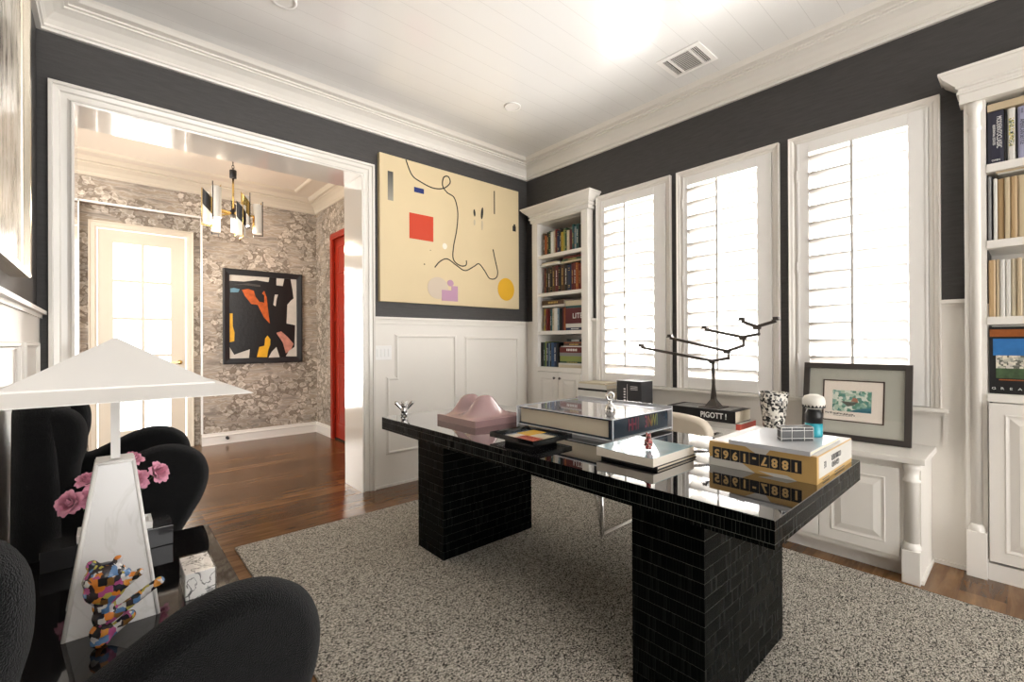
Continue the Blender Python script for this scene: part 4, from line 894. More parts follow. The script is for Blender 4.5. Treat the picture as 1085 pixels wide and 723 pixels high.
# vase
b = MB(); prof = [(.001, 0), (.052, 0), (.056, .02), (.066, .10), (.078, .20), (.084, .262), (.079, .262), (.073, .20), (.061, .10), (.05, .03), (.001, .025)]
b.lathe(prof, (-.26, -2.545, WZ), 28); tag(b.build('vase', M_VASE), 'flared black and white marbled glass vase on the window seat left of the framed picture', 'vase')
# framed picture leaning
pf = thing('picture_frame', (-.12, -2.93, WZ), 'dark framed small green print with wide grey mat, leaning on the window seat', 'picture')
Mp = Matrix.Translation((-.150, -2.935, WZ)) @ Matrix.Rotation(R(9), 4, 'Y') @ Matrix.Rotation(R(-90), 4, 'Z') @ Matrix.Rotation(R(90), 4, 'X')   # local: x to the right (-y), y up, z towards room
hw, hh = .262, .452
def Lb(name, m_, x0, x1, y0, y1, z0, z1, par=None):
    q = MB(); q.M = Mp; q.box(x0, x1, y0, y1, z0, z1); return q.build(name, m_, par or pf)
q = MB(); q.M = Mp; q.sweep([(-hw, 0), (hw, 0), (hw, hh), (-hw, hh)], [(0, 0), (0, .02), (.03, .022), (.032, .016), (.032, 0)], lambda x, y, h: (x, y, h), True); q.build('frame', mat('espresso_wood', (.045, .038, .034), .4), pf)
Lb('backing', M_BLKMETAL, -hw+.01, hw-.01, .01, hh-.01, .0, .004)
mo = Lb('mat_board', mat('grey_mat', (.46, .46, .40), .7), -hw+.03, hw-.03, .03, hh-.03, .004, .009)
ia = MB(); ia.M = Mp; ia.sweep([(-.158, .105), (.142, .105), (.142, .352), (-.158, .352)], [(0, .009), (0, .012), (.007, .012), (.007, .009)], lambda x, y, h: (x, y, h), True); ia.build('inner_fillet', mat('fillet_brown', (.06, .03, .02), .4), pf)
Lb('print_paper', mat('print_paper', (.88, .80, .71), .7), -.151, .135, .112, .345, .009, .0098)
gm = patch('print_green', [(.12, .30, .22), (.45, .60, .48), (.72, .78, .68), (.25, .45, .38), (.75, .80, .72), (.10, .28, .24)], 55, .5)
Lb('print_image', gm, -.107, .083, .165, .290, .0098, .0104)
q = MB(); q.M = Mp; q.mat(mat('print_teal', (.05, .20, .25), .5)); q.poly([(-.02, .165, .0106), (.083, .165, .0106), (.083, .195, .0106), (.04, .190, .0106), (.0, .178, .0106)])
q.mat(mat('print_dark', (.10, .11, .09), .5)); q.poly([(-.065, .225, .0106), (-.03, .195, .0106), (.0, .205, .0106), (.02, .225, .0106), (-.02, .223, .0106)]); q.mat(mat('print_rust', (.4, .18, .12), .5)); q.poly([(-.015, .226, .0107), (.02, .224, .0107), (.015, .245, .0107), (-.005, .250, .0107)])
q.mat(mat('ink_black', (.02, .02, .02), .4)); 
for k in range(22): x_ = -.142+.0068*k; q.box(x_, x_+.0045, .150+random.uniform(-.004, .002)-.0003*k, .153+random.uniform(0, .006)-.0003*k, .0098, .0103)
for k in range(14): x_ = -.10+.0068*k; q.box(x_, x_+.005, .137, .1395, .0098, .0103)
q.build('print_drawing', None, pf)
q = MB(); q.M = Mp; q.box(-hw+.03, hw-.03, .03, hh-.03, .0145, .0155); q.build('glazing', M_GLASS, pf)

# ================================================================== WALL ART
pt = thing('painting', (-.94, -.02, 1.568), 'large cream abstract canvas with red square, yellow disc and looping black line above the wainscot', 'painting')
PX0, PX1, PZ0, PZ1 = -1.722, -.158, 1.567, 2.811; pw, ph = PX1-PX0, PZ1-PZ0
b = MB(); b.box(PX0, PX1, -.040, -.0005, PZ0, PZ1); b.build('canvas', mat('cream_canvas', (.68, .555, .345), .7, var=.05, vscale=3, bump=.1, bscale=300), pt)
def U(u_, w_, d=.0405): return (PX0+u_*pw, -d, PZ0+w_*ph)
_ly = [0]
def pr(mb, u0, u1, w0, w1, m_, d=.041): _ly[0] += 1; d += .00008*_ly[0]; mb.mat(m_); q0, q1 = U(u0, w0), U(u1, w1); mb.box(q0[0], q1[0], -d, -.040, q0[2], q1[2])
b = MB()
k_ = mat('paint_black', (.015, .014, .014), .6)
pr(b, .175, .33, .454, .635, mat('paint_red', (.56, .05, .015), .6)); pr(b, .206, .269, .787, .823, mat('paint_blue', (.015, .03, .16), .6))
gm_ = mat('paint_grey_fade', (.1, .1, .1), .6); Ng, Lg, pg_ = nodes_of(gm_)
tcg = Ng['Texture Coordinate']; sg = Ng.new('ShaderNodeSeparateXYZ'); Lg.new(tcg.outputs['Object'], sg.inputs[0]); mr_ = Ng.new('ShaderNodeMapRange'); mr_.inputs[1].default_value = .80; mr_.inputs[2].default_value = 1.13; Lg.new(sg.outputs['Z'], mr_.inputs[0]); rg = ramp(Ng, [(0, (.40, .37, .30)), (.6, (.16, .15, .13)), (1, (.03, .03, .03))]); Lg.new(mr_.outputs[0], rg.inputs[0]); Lg.new(rg.outputs[0], pg_.inputs['Base Color'])
pr(b, .046, .078, .69, .888, gm_)
pr(b, .785, .793, .762, .95, k_); pr(b, .946, .975, .655, .70, k_); pr(b, .955, .97, .70, .715, k_)
b.mat(k_)
def ell(cu, cw, ru, rw, m_, rot=0, n=24):
    b.mat(m_); pts = []
    for i in range(n):
        an = 2*math.pi*i/n; du, dw = ru*math.cos(an), rw*math.sin(an); c_, s_ = math.cos(rot), math.sin(rot); pts.append((PX0+cu*pw+du*c_-dw*s_, PZ0+cw*ph+du*s_+dw*c_))
    _ly[0] += 1; b.prism(pts, -.041-.00008*_ly[0], -.040, 'y')
ell(.886, .158, .112, .117, mat('paint_yellow', (.72, .40, .02), .6)); ell(.408, .436, .025, .028, mat('paint_white', (.8, .76, .66), .6))
ell(.628, .735, .012, .035, k_, .1); ell(.688, .745, .014, .06, k_, -.1); ell(.27, .283, .006, .006, k_); ell(.31, .39, .004, .004, k_)
pa, pb_ = mat('paint_smudge', (.54, .46, .33), .7), mat('paint_lilac', (.48, .28, .40), .7)
ell(.688, .65, .010, .05, pa); ell(.628, .66, .010, .03, pa); ell(.36, .12, .11, .10, mat('paint_pale_lilac', (.60, .50, .40), .7))
pr(b, .385, .46, .03, .11, pb_); pr(b, .455, .50, .03, .145, pb_); ell(.447, .165, .035, .03, pb_)
cv = [(0.155, 0.998), (0.192, 0.903), (0.249, 0.869), (0.33, 0.848), (0.402, 0.866), (0.447, 0.918), (0.435, 0.962), (0.403, 0.947), (0.395, 0.884), (0.427, 0.841), (0.477, 0.814), (0.502, 0.713), (0.494, 0.577), (0.47, 0.438), (0.47, 0.345), (0.519, 0.307), (0.561, 0.315), (0.565, 0.352)]
cv2 = [(0.339, 0.27), (0.376, 0.319), (0.425, 0.344), (0.488, 0.307), (0.553, 0.273), (0.62, 0.312), (0.661, 0.34), (0.704, 0.294), (0.746, 0.235), (0.796, 0.241), (0.814, 0.294), (0.79, 0.406), (0.776, 0.473)]
b.mat(k_)
for c in (cv, cv2): b.tube([(q.x, -.0405, q.y) for q in spline([(PX0+u_*pw, PZ0+w_*ph) for u_, w_ in c], 7)], .0055, 6)
o = b.build('painted_shapes', None, pt)
# foyer painting
ft = thing('painting', (-1.916, FY-.02, .965), 'black framed abstract painting with bold black strokes, orange and yellow, on the cloud wallpaper', 'painting')
AX0, AX1, AZ0, AZ1 = -2.372, -1.461, .965, 2.135; aw, ah = AX1-AX0, AZ1-AZ0; ay = FY-.0005
b = MB(); b.sweep([(AX0, AZ0), (AX1, AZ0), (AX1, AZ1), (AX0, AZ1)], [(0, 0), (0, .045), (.015, .048), (.068, .035), (.068, 0)], lambda x, y, h: (x, ay-h, y), True); b.build('frame', M_BLKMETAL, ft)
b = MB(); b.box(AX0+.05, AX1-.05, ay-.02, ay-.001, AZ0+.05, AZ1-.05); b.build('canvas', mat('painted_black', (.010, .009, .009), .35, bump=.4, bscale=30), ft)
b = MB(); lay = [0]
def fp(pts, m_):
    lay[0] += 1; d0 = ay-.0205-.0003*lay[0]; b.mat(m_); pp = [(AX0+u_*aw, AZ0+w_*ah) for u_, w_ in pts]; b.prism(pp, d0, ay-.0195, 'y')
mW, mO, mY, mP, mB = mat('oil_white', (.62, .58, .52), .5, var=.15, vscale=12), mat('oil_orange', (.50, .10, .015), .4, var=.7, vscale=16), mat('oil_yellow', (.78, .42, .02), .4, var=.3, vscale=14), mat('oil_pink', (.55, .24, .18), .4, var=.5, vscale=20), mat('oil_blue', (.13, .27, .36), .5, var=.3, vscale=14)
for pts, m_ in (([(0.078, 0.937), (0.565, 0.941), (0.555, 0.889), (.4, .9), (.25, .875), (0.078, 0.874)], mW), ([(0.225, 0.785), (.3, .80), (0.368, 0.784), (.39, .72), (0.436, 0.669), (.5, .66), (.50, .74), (.47, .76), (.5, .79), (.53, .72), (0.554, 0.537), (0.57, 0.433), (0.494, 0.501), (0.416, 0.634), (0.338, 0.639), (0.262, 0.72)], mO), ([(0.074, 0.531), (0.113, 0.532), (.115, .40), (.135, .33), (0.131, 0.24), (0.072, 0.228)], mY), ([(0.434, 0.176), (.50, .19), (0.51, 0.27), (.54, .30), (.575, .26), (0.573, 0.2), (.55, .15), (0.532, 0.064), (0.404, 0.067)], mY), ([(0.654, 0.331), (0.717, 0.349), (.80, .29), (0.885, 0.208), (.84, .13), (0.778, 0.103), (0.737, 0.226)], mP), ([(0.658, 0.939), (0.761, 0.938), (0.74, 0.857), (0.656, 0.861)], mW), ([(0.845, 0.944), (0.931, 0.94), (0.928, 0.065), (0.778, 0.068), (.82, .13), (0.895, 0.173), (0.907, 0.421), (0.79, 0.438), (0.801, 0.65), (.85, .70), (0.887, 0.724), (.87, .83)], mW), ([(0.087, 0.793), (.13, .80), (0.198, 0.791), (0.179, 0.757), (0.087, 0.752)], mB), ([(0.076, 0.179), (0.13, 0.097), (0.317, 0.152), (0.307, 0.06), (0.075, 0.056)], mW), ([(0.636, 0.756), (0.677, 0.757), (.66, .71), (0.645, 0.626), (0.615, 0.642)], mW), ([(0.593, 0.123), (0.654, 0.174), (0.695, 0.061), (0.552, 0.058)], mW), ([(.11, .83), (.30, .86), (.45, .85), (.45, .83), (.25, .84)], mat('oil_grey', (.07, .065, .06), .5))): fp(pts, m_)
b.build('brush_strokes', None, ft)
# painting on the left wall
lp = thing('painting', (CX0+.03, -1.6, 1.46), 'silver-framed pale streaked abstract painting hanging on the left wall', 'painting')
LY1, LZ0, LZ1 = -.93, 1.49, 2.85; LY0 = -2.3
fnW = lambda u_, w_, h: (CX0+h, u_, w_)
b = MB(); b.sweep([(LY0, LZ0), (LY1, LZ0), (LY1, LZ1), (LY0, LZ1)], [(0, .0005), (0, .055), (.006, .06), (.02, .058), (.03, .042), (.045, .040), (.05, .0005)], fnW, True); b.build('frame', mat('champagne_silver', (.62, .56, .46), .25, .8), lp)
sm = mat('streaked_paint', (.6, .56, .5), .25, bump=.5, bscale=25, stretch=(1, 1, .35)); N, L, p = nodes_of(sm)
n = N.new('ShaderNodeTexNoise'); n.inputs['Scale'].default_value = 14; n.inputs['Detail'].default_value = 8; n.inputs['Roughness'].default_value = .7; L.new(N['Mapping'].outputs[0], n.inputs[0]); rp = ramp(N, [(.38, (.12, .10, .075)), (.46, (.38, .34, .285)), (.56, (.55, .51, .44)), (.7, (.45, .42, .36))]); L.new(n.outputs['Fac'], rp.inputs[0]); L.new(rp.outputs[0], p.inputs['Base Color'])
b = MB(); b.box(CX0+.001, CX0+.035, LY0+.045, LY1-.045, LZ0+.045, LZ1-.045); b.build('canvas', sm, lp)

# switch plate, vent, cans
sw = thing('light_switch', (-1.68, -.0125, 1.13), 'white four-gang light switch plate on the wainscot beside the wide opening', 'light switch')
b = MB(); b.box(-1.758, -1.609, -.018, -.0122, 1.073, 1.193, .002); b.build('plate', M_PAPER, sw)
for k in range(4): b = MB(); xk = -1.735+.034*k; b.box(xk-.010, xk+.010, -.0215, -.018, 1.10, 1.166, .001); b.build('switch', mat('switch_white', (.82, .82, .80), .3), sw)
vt = thing('ceiling_vent', (-.48, -2.09, CZ), 'rectangular white ceiling air vent with three banks of dark slats', 'vent')
b = MB(); vx0, vx1, vy0, vy1 = -.625, -.352, -2.245, -1.945
b.sweep([(vx0, vy0), (vx1, vy0), (vx1, vy1), (vx0, vy1)], [(0, CZ-.0005), (0, CZ-.006), (.03, CZ-.008), (.03, CZ-.0005)], lambda x, y, h: (x, y, h), True)
for yy in (-2.165, -2.02): b.box(vx0+.03, vx1-.03, yy-.008, yy+.008, CZ-.008, CZ-.001)
b.build('grille_frame', M_SHUT, vt)
b = MB(); b.box(vx0+.03, vx1-.03, vy0+.03, vy1-.03, CZ-.0015, CZ-.0006); b.build('duct', mat('duct_dark', (.06, .06, .055), .8), vt)
b = MB()
for k in range(12): x_ = vx0+.04+k*.0175; b.bar((x_, -2.155, CZ-.005), (x_, -2.03, CZ-.005), .008, .0015)
for k in range(4): y_ = -2.205+k*.012; b.bar((vx0+.03, y_, CZ-.005), (vx1-.03, y_, CZ-.005), .005, .0015); b.bar((vx0+.03, -1.985-k*.008+.01, CZ-.005), (vx1-.03, -1.985-k*.008+.01, CZ-.005), .003, .0015)
b.build('slats', mat('slat_white', (.62, .60, .57), .4), vt)
for (x_, y_, lb) in ((-.974, -.868, 'small round recessed ceiling light above the far end of the desk'), (-2.692, -.90, 'round recessed ceiling light at the top edge near the opening')):
    cl = thing('recessed_light', (x_, y_, CZ), lb, 'ceiling light', 'recessed ceiling lights')
    b = MB(); b.lathe([(.052, CZ-.0005), (.068, CZ-.0005), (.068, CZ-.006), (.055, CZ-.009), (.052, CZ-.004)], (x_, y_, 0), 28); b.build('trim_ring', M_SHUT, cl)
    b = MB(); b.lathe([(.001, CZ-.002), (.052, CZ-.002)], (x_, y_, 0), 28); b.build('lens', mat('lens', (.55, .50, .42), .3), cl)
# door stop on the foyer baseboard
b = MB(); b.lathe([(.018, 0), (.018, -.02), (.010, -.05), (.014, -.055), (.014, -.065), (.001, -.066)], (-2.33, FY-.017, .07), 14, 'y'); tag(b.build('door_stop', M_BLKMETAL), 'small round black door stop on the foyer baseboard', 'door stop')

# ================================================================== CHANDELIER
HX, HY = -2.505, 1.5
ch = thing('chandelier', (HX, HY, 2.95), 'brass and black chandelier with white glass tubes hanging in the foyer', 'chandelier')
b = MB(); b.lathe([(.001, 3.139), (.06, 3.139), (.06, 3.12), (.02, 3.11), (.001, 3.108)], (HX, HY, 0), 20)
z_ = 3.11
while z_ > 2.90:
    an = 0 if int(round((3.11-z_)/.032)) % 2 else R(90)
    b.tube([(HX+.009*math.cos(2*math.pi*i/10)*math.cos(an), HY+.009*math.cos(2*math.pi*i/10)*math.sin(an), z_-.016+.02*math.sin(2*math.pi*i/10)) for i in range(11)], .0028, 6, False); z_ -= .032
b.build('chain', M_BLKMETAL, ch)
b = MB(); b.lathe([(.001, 2.90), (.03, 2.90), (.03, 2.825), (.008, 2.82), (.001, 2.82)], (HX, HY, 0), 16); b.build('hanger_block', M_BLKMETAL, ch)
b = MB(); b.lathe([(.028, 2.51), (.028, 2.44), (.010, 2.43), (.001, 2.43)], (HX, HY, 0), 16); b.lathe([(.001, 2.515), (.028, 2.51)], (HX, HY, 0), 16); b.build('hub', M_BLKMETAL, ch)
b = MB(); b.tube([(HX, HY, 2.83), (HX, HY, 2.50)], .009, 10); b.build('rod', M_BRASS, ch)
M_OPAL = mat('opal_glass', (.62, .60, .56), .15)
M_OPAL.node_tree.nodes['Principled BSDF'].inputs['Emission Color'].default_value = (1, .86, .66, 1); M_OPAL.node_tree.nodes['Principled BSDF'].inputs['Emission Strength'].default_value = .06
for k_, (dx_, dy_) in enumerate(((-.1, 0), (.1, .05))):
    l_ = bpy.data.lights.new('chandelier_bulb', 'POINT'); l_.energy = 5; l_.color = (1, .82, .62); l_.shadow_soft_size = .06; o_ = bpy.data.objects.new('chandelier_bulb', l_); COL.objects.link(o_); o_.location = (HX+dx_, HY+dy_, 2.30)
spots = [(-.215, -.03, 2.51, 0, 1), (-.16, -.14, 2.55, 1, 0), (.03, -.19, 2.40, 0, 1), (.09, -.06, 2.53, 1, 1), (.20, -.05, 2.47, 1, 0), (.05, .18, 2.50, 0, 1), (-.12, .16, 2.48, 1, 0)]
for (dx, dy, zc, gold, lead) in spots:
    # offsets are given along x / y of the room
    c = (HX+dx, HY+dy, zc); sh_ = MB(); sh_.lathe([(.0375, -.165), (.040, -.16), (.040, .12), (.036, .125), (.034, .12), (.034, -.155)], c, 20)
    so = sh_.build('glass_shade', M_OPAL, ch)
    w_ = MB(); n = 18; a0 = R(200 if lead else 20)
    lo, hi = [], []
    for i in range(n+1):
        an = a0+R(200)*i/n; zz = .10-.16*i/n
        lo.append(w_.v((c[0]+.0425*math.cos(an), c[1]+.0425*math.sin(an), zc+zz-.09))); hi.append(w_.v((c[0]+.0425*math.cos(an), c[1]+.0425*math.sin(an), zc+zz+.06)))
    for i in range(n): w_.face([lo[i], lo[i+1], hi[i+1], hi[i]], True)
    w_.build('metal_wrap', M_BRASS if gold else M_BLKMETAL, so)
    ar = MB(); d = Vector((dx, dy)).normalized(); ar.bar((HX, HY, 2.475), (HX+dx-d.x*.03, HY+dy-d.y*.03, 2.475), .014, .014); ar.build('arm', M_BRASS, ch)
    br_ = MB(); q0 = (c[0]+d.x*.045, c[1]+d.y*.045); br_.tube([(q0[0], q0[1], zc+.16), (q0[0], q0[1], zc-.16)], .004, 6); br_.tube([(q0[0], q0[1], zc-.14), (q0[0]+.0, q0[1], zc-.185), (c[0]-d.x*.03, c[1]-d.y*.03, zc-.185), (c[0]-d.x*.03, c[1]-d.y*.03, zc-.21)], .004, 6); br_.build('bracket', M_BRASS if not gold else M_BLKMETAL, so)

# ================================================================== ARMCHAIRS
def make_chair(yoff, label):
    c = thing('wing_armchair', (-3.4, -1.15+yoff, 0), label, 'armchair', 'black wing armchairs')
    outl = [(-3.60, .10), (-3.625, .35), (-3.64, .6), (-3.655, .84), (-3.652, .92), (-3.625, .98), (-3.575, 1.008), (-3.515, .99), (-3.484, .94), (-3.482, .86), (-3.497, .79), (-3.492, .748), (-3.43, .772), (-3.34, .815), (-3.27, .832), (-3.2, .82), (-3.142, .775), (-3.120, .70), (-3.137, .62), (-3.18, .54), (-3.225, .46), (-3.25, .36), (-3.26, .2), (-3.28, .10)]
    outl = [(x_ if x_ < -3.6 else x_, z_) for x_, z_ in outl]
    cxm, czm, inb = -3.40, .5, .038
    # shrink outline by the bevel so that the rounded rim ends on it
    P = catmull(outl, 4); n = len(P); ins = []
    for i in range(n):
        p0, p1 = Vector(P[i-1]), Vector(P[(i+1) % n]); d = (p1-p0).normalized(); nrm = Vector((d.y, -d.x)); ins.append((P[i][0]+nrm.x*inb, P[i][1]+nrm.y*inb))
    for k, yc in enumerate((-.885+yoff, -1.415+yoff)):
        b = MB(); rings = []
        for j in range(11):
            ph = R(-90+18*j); off = inb*(1-math.cos(ph)); yy = yc+inb*math.sin(ph); ring = []
            for i in range(n):
                p0, p1 = Vector(P[i-1]), Vector(P[(i+1) % n]); d = (p1-p0).normalized(); nrm = Vector((d.y, -d.x)); ring.append(b.v((P[i][0]+nrm.x*off, yy, P[i][1]+nrm.y*off)))
            rings.append(ring)
        for A_, B_ in zip(rings, rings[1:]):
            for i in range(n): b.face([A_[i], A_[(i+1) % n], B_[(i+1) % n], B_[i]], True)
        b.face(rings[0][::-1]); b.face(rings[-1])
        b.build('wing_and_arm', M_BOUCLE, c)
    b = MB(); b.outline([(-.27, .12), (-.27, .9), (-.22, .985), (0, 1.0), (.22, .985), (.27, .9), (.27, .12)], .02, .04, Matrix.Translation((-3.605, -1.15+yoff, 0)) @ Matrix.Rotation(R(90), 4, 'Z') @ Matrix.Rotation(R(90), 4, 'X')); b.build('backrest', M_BOUCLE, c)
    b = MB(); b.box(-3.56, -3.20, -1.375+yoff, -.925+yoff, .30, .47, .045); b.build('seat_cushion', M_BOUCLE, c)
    b = MB(); b.box(-3.56, -3.27, -1.375+yoff, -.925+yoff, .12, .30, .02); b.build('seat_base', M_BOUCLE, c)
    for dx, dy in ((-3.56, -.92), (-3.30, -.92), (-3.56, -1.38), (-3.30, -1.38)):
        b = MB(); b.cyl((dx, dy+yoff, 0.0), .014, .13, 12, r2=.02); b.build('leg', M_BLACK, c)
    return c
c0 = make_chair(0, 'black boucle wing armchair beyond the side table, standing nearest the wide opening')
c1 = copy_tree(c0); c1.location = (-3.386, -3.055, 0); c1.rotation_euler.z = R(7); c1['label'] = 'black boucle wing armchair closest to the viewer, in front of the lamp table'

# ================================================================== SIDE TABLE AND LAMP
TZ = .55
tb = thing('side_table', (-3.40, -2.1, 0), 'glossy black block side table between the two black armchairs', 'table')
b = MB(); b.box(-3.64, -3.150, -2.575, -1.600, TZ-.05, TZ, .002); b.build('table_top', mat('table_gloss', (.008, .007, .007), .035, spec=.5, coat=.2), tb)
b = MB(); b.box(-3.60, -3.19, -2.535, -1.64, 0, TZ-.05); b.build('base', M_BLACK, tb)
lm = thing('table_lamp', (-3.42, -2.11, TZ), 'white marble obelisk table lamp with a wide white pyramid shade on the black side table', 'lamp')
b = MB(); cB, cT = (-3.4205, -2.107), (-3.415, -2.11)
b.frustum(cB, .0845, .0845, TZ, .034, .034, .930, cT); b.build('marble_base', M_MARBLE, lm)
b = MB()   # raised rim strips along the four edges of each face
def lerp(a_, b__, f): return a_+(b__-a_)*f
cor0 = [Vector((cB[0]+i*.0845, cB[1]+j*.0845, TZ)) for i, j in ((-1, -1), (1, -1), (1, 1), (-1, 1))]; cor1 = [Vector((cT[0]+i*.034, cT[1]+j*.034, .93)) for i, j in ((-1, -1), (1, -1), (1, 1), (-1, 1))]
for i in range(4):
    p_, q_ = cor0[i], cor1[i]; b.tube([p_+Vector((0, 0, .001)), q_], .0045, 6)
    b.tube([q_, cor1[(i+1) % 4]], .004, 6)
b.build('edge_trim', mat('edge_white', (.82, .80, .77), .25), lm)
b = MB(); b.frustum(cT, .030, .030, .930, .036, .036, .936); b.box(-3.4235, -3.4055, -2.119, -2.101, .936, 1.15); b.build('stem', M_LSHADE, lm)
b = MB(); sc_ = (-3.414, -2.12); ze, zcx, za = 1.098, 1.126, 1.236; hs, hc = .251, .180
rings = [(hs, ze), (hs, ze+.002), (hc+.003, zcx-.003), (hc+.003, zcx+.001), (hc-.001, zcx+.001), (.001, za)]
R_ = [[b.v((sc_[0]+i*s_, sc_[1]+j*s_, z_)) for i, j in ((-1, -1), (1, -1), (1, 1), (-1, 1))] for s_, z_ in rings]
Ri = [[b.v((sc_[0]+i*s_, sc_[1]+j*s_, z_)) for i, j in ((-1, -1), (1, -1), (1, 1), (-1, 1))] for s_, z_ in ((hs-.006, ze), (hc-.004, zcx-.004), (.001, za-.006))]
for A_, B_ in zip(R_, R_[1:]):
    for i in range(4): b.face([A_[i], A_[(i+1) % 4], B_[(i+1) % 4], B_[i]])
for A_, B_ in zip(Ri, Ri[1:]):
    for i in range(4): b.face([A_[(i+1) % 4], A_[i], B_[i], B_[(i+1) % 4]])
for i in range(4): b.face([R_[0][(i+1) % 4], R_[0][i], Ri[0][i], Ri[0][(i+1) % 4]])
b.build('lamp_shade', M_LSHADE, lm)
# lacquer box, plate, roses
b = MB(); b.box(-3.578, -3.264, -1.720, -1.606, TZ+.0003, .613, .002); tag(b.build('box', mat('lacquer_charcoal', (.035, .035, .037), .12, coat=.6)), 'long glossy charcoal box on the side table behind the lamp, under the roses', 'box')
BZ = .6133
pl_t = thing('tray', (-3.42, -1.66, BZ), 'white rectangular ceramic tray on the charcoal box under the pink roses', 'tray')
b = MB(); b.box(-3.500, -3.318, -1.712, -1.622, BZ, BZ+.018, .003); b.sweep([(-3.500, -1.712), (-3.318, -1.712), (-3.318, -1.622), (-3.500, -1.622)], [(0, BZ+.016), (0, BZ+.024), (.008, BZ+.024), (.010, BZ+.016)], lambda x, y, h: (x, y, h), True); b.build('tray_body', M_PAPER, pl_t)
b = MB(); b.mat(mat('matte_black', (.012, .013, .014), .3)); b.prism([(-3.355, -1.700), (-3.345, -1.695), (-3.335, -1.680), (-3.342, -1.665), (-3.352, -1.678), (-3.362, -1.688)], BZ+.018, BZ+.0188)
b.build('leaf_motif', None, pl_t)
vz = BZ+.0182
rv_ = thing('vase', (-3.42, -1.662, vz), 'low white vase of roses hidden behind the lamp base', 'vase')
rv_['label'] = 'low white vase holding the pink roses, mostly hidden behind the lamp base'
b = MB(); b.lathe([(.001, 0), (.03, 0), (.042, .02), (.044, .045), (.034, .065), (.030, .065), (.038, .045), (.036, .02), (.001, .01)], (-3.42, -1.662, vz), 20); b.build('vase_body', M_PAPER, rv_)
M_ROSE = mat('rose_petal', (.74, .32, .44), .6, var=.35, vscale=25, sheen=.2); M_LEAF = mat('rose_leaf', (.03, .07, .02), .5, var=.3, vscale=30)
def rose(c, r_, ax, label):
    t_ = thing('rose', c, label, 'flower', 'pink roses behind the lamp'); c = Vector(c); ax = Vector(ax).normalized(); e1 = ax.orthogonal().normalized(); e2 = ax.cross(e1)
    b = MB()
    for ring, (rad, hgt_, cnt, op) in enumerate(((.16, .92, 3, .0), (.32, 1.0, 3, .3), (.50, .90, 4, .7), (.72, .70, 5, 1.3), (.95, .42, 5, 2.0))):
        for k in range(cnt):
            th0 = 2*math.pi*k/cnt+ring*.7+random.uniform(-.15, .15); wd_ = 2*math.pi/cnt*.66; nu, nv = 6, 5; G = []
            for j in range(nv+1):
                f = j/nv; rr_ = r_*(rad*(.35+.75*math.sin(min(1, f*1.05)*math.pi/2))+(.16*op*max(0, f-.7)/.3)); hz = r_*(-.55+(hgt_+.45)*f-(.18*op*max(0, f-.75)/.25)); rowv = []
                for i in range(nu+1):
                    u_ = (i/nu-.5)*2; an = th0+u_*wd_*(.35+.65*math.sin(math.pi*min(1, .25+f*.75)))
                    wob = 1+.05*math.sin(5*u_+ring); hh_ = hz-r_*.14*f*u_*u_
                    rowv.append(b.v(c+(e1*math.cos(an)+e2*math.sin(an))*rr_*wob+ax*hh_))
                G.append(rowv)
            for j in range(nv):
                for i in range(nu): b.face([G[j][i], G[j][i+1], G[j+1][i+1], G[j+1][i]], True)
    b.build('petals', M_ROSE, t_)
    s = MB(); root = Vector((-3.42, -1.662, vz+.06)); mid = (c+root)/2-Vector((0, 0, .004)); s.tube([c-ax*r_*.4, mid, root], .002, 6); s.ball(c-ax*r_*.5, r_*.22, 10); s.build('stem', M_LEAF, t_)
    lf = MB(); p0 = mid; d = (c-root).normalized(); sd = d.cross(Vector((0, 0, 1))).normalized()
    for sg in (-1, 1):
        q = [p0, p0+d*.012+sd*sg*.012-Vector((0, 0, .004)), p0+d*.03+sd*sg*.02-Vector((0, 0, .014)), p0+d*.022+sd*sg*.004]; lf.face([lf.v(w) for w in q])
    lf.build('leaf', M_LEAF, t_)
vr = Vector((-3.431, -3.627, 1.22))
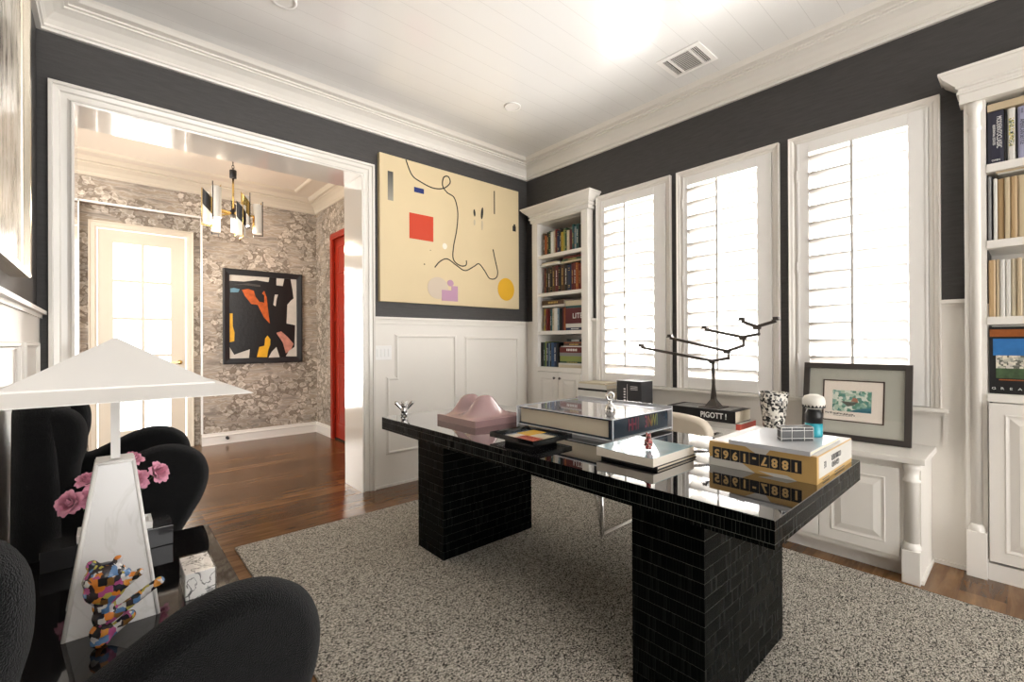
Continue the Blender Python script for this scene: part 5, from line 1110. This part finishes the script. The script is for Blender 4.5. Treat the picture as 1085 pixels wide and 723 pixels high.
for (x_, y_, z_, r_, ax, lb) in ((-3.518, -1.71, .742, .029, (-.5, -.7, .4), 'pink rose lowest at the left of the lamp base'), (-3.470, -1.70, .748, .026, (-.1, -.8, .5), 'pink rose closest to the left side of the lamp base'), (-3.478, -1.645, .790, .024, (-.1, -.5, .8), 'pink rose uppermost left of the lamp base'), (-3.362, -1.70, .778, .030, (.1, -.8, .5), 'full pink rose closest to the right side of the lamp base'), (-3.370, -1.640, .836, .027, (.1, -.4, .9), 'pink rose uppermost at the right of the lamp base'), (-3.298, -1.69, .790, .028, (.6, -.6, .4), 'pink rose farthest right beside the lamp base')):
    rose((x_, y_, z_), r_, ax, lb)
# cube paperweight
qb = thing('paperweight', (-3.245, -2.12, TZ), 'clear block with black ink drips, near the right edge of the side table', 'paperweight')
b = MB(); b.box(-3.279, -3.213, -2.172, -2.045, TZ+.0003, .618, .002); b.build('print_block', M_SWIRL, qb)
b = MB(); b.box(-3.282, -3.210, -2.175, -2.042, TZ+.0001, .621, .003); b.build('glass_shell', M_GLASS, qb)
# harlequin bear figure
fgx, fgy = -3.430, -2.262
def P3(dx, dz, dy=0): return (fgx+dx, fgy+dy, TZ+dz)
BL = [(P3(-.004, .150, 0), .034, (1.15, .9, 1)), (P3(-.004, .125, 0), .033, (1.15, .9, 1)), (P3(.022, .150, -.003), .017, (1.2, .8, .9)), (P3(-.026, .183, .004), .012, (1, .6, 1)), (P3(.018, .186, -.004), .010, (1, .6, 1)),
      (P3(-.006, .09, 0), .021, (1, .9, 1)), (P3(-.006, .065, 0), .022, (1, .9, 1)), (P3(-.012, .035, 0), .020, (1, .9, 1)), (P3(-.012, .014, 0), .017, (1.1, 1, .85))]
BL += [(P3(.012+.0085*k, .118+.0055*k, -.008), .0115-.0004*k, (1, 1, 1)) for k in range(6)]
BL += [(P3(.004+.011*k, .060+.0065*k, -.004), .0125-.0003*k, (1, 1, 1)) for k in range(9)]
BL += [(P3(.002+.006*k, .020+.0045*k, .008), .012, (1, 1, 1)) for k in range(7)]
o = blob('figurine', BL, .0035, [M_HARLEQUIN], None, (fgx, fgy, TZ)); o.location.z = TZ-min(q.co.z for q in o.data.vertices)+.0002
tag(o, 'glossy multicoloured patchwork bear figurine kicking one leg out, on the side table before the lamp', 'figurine')
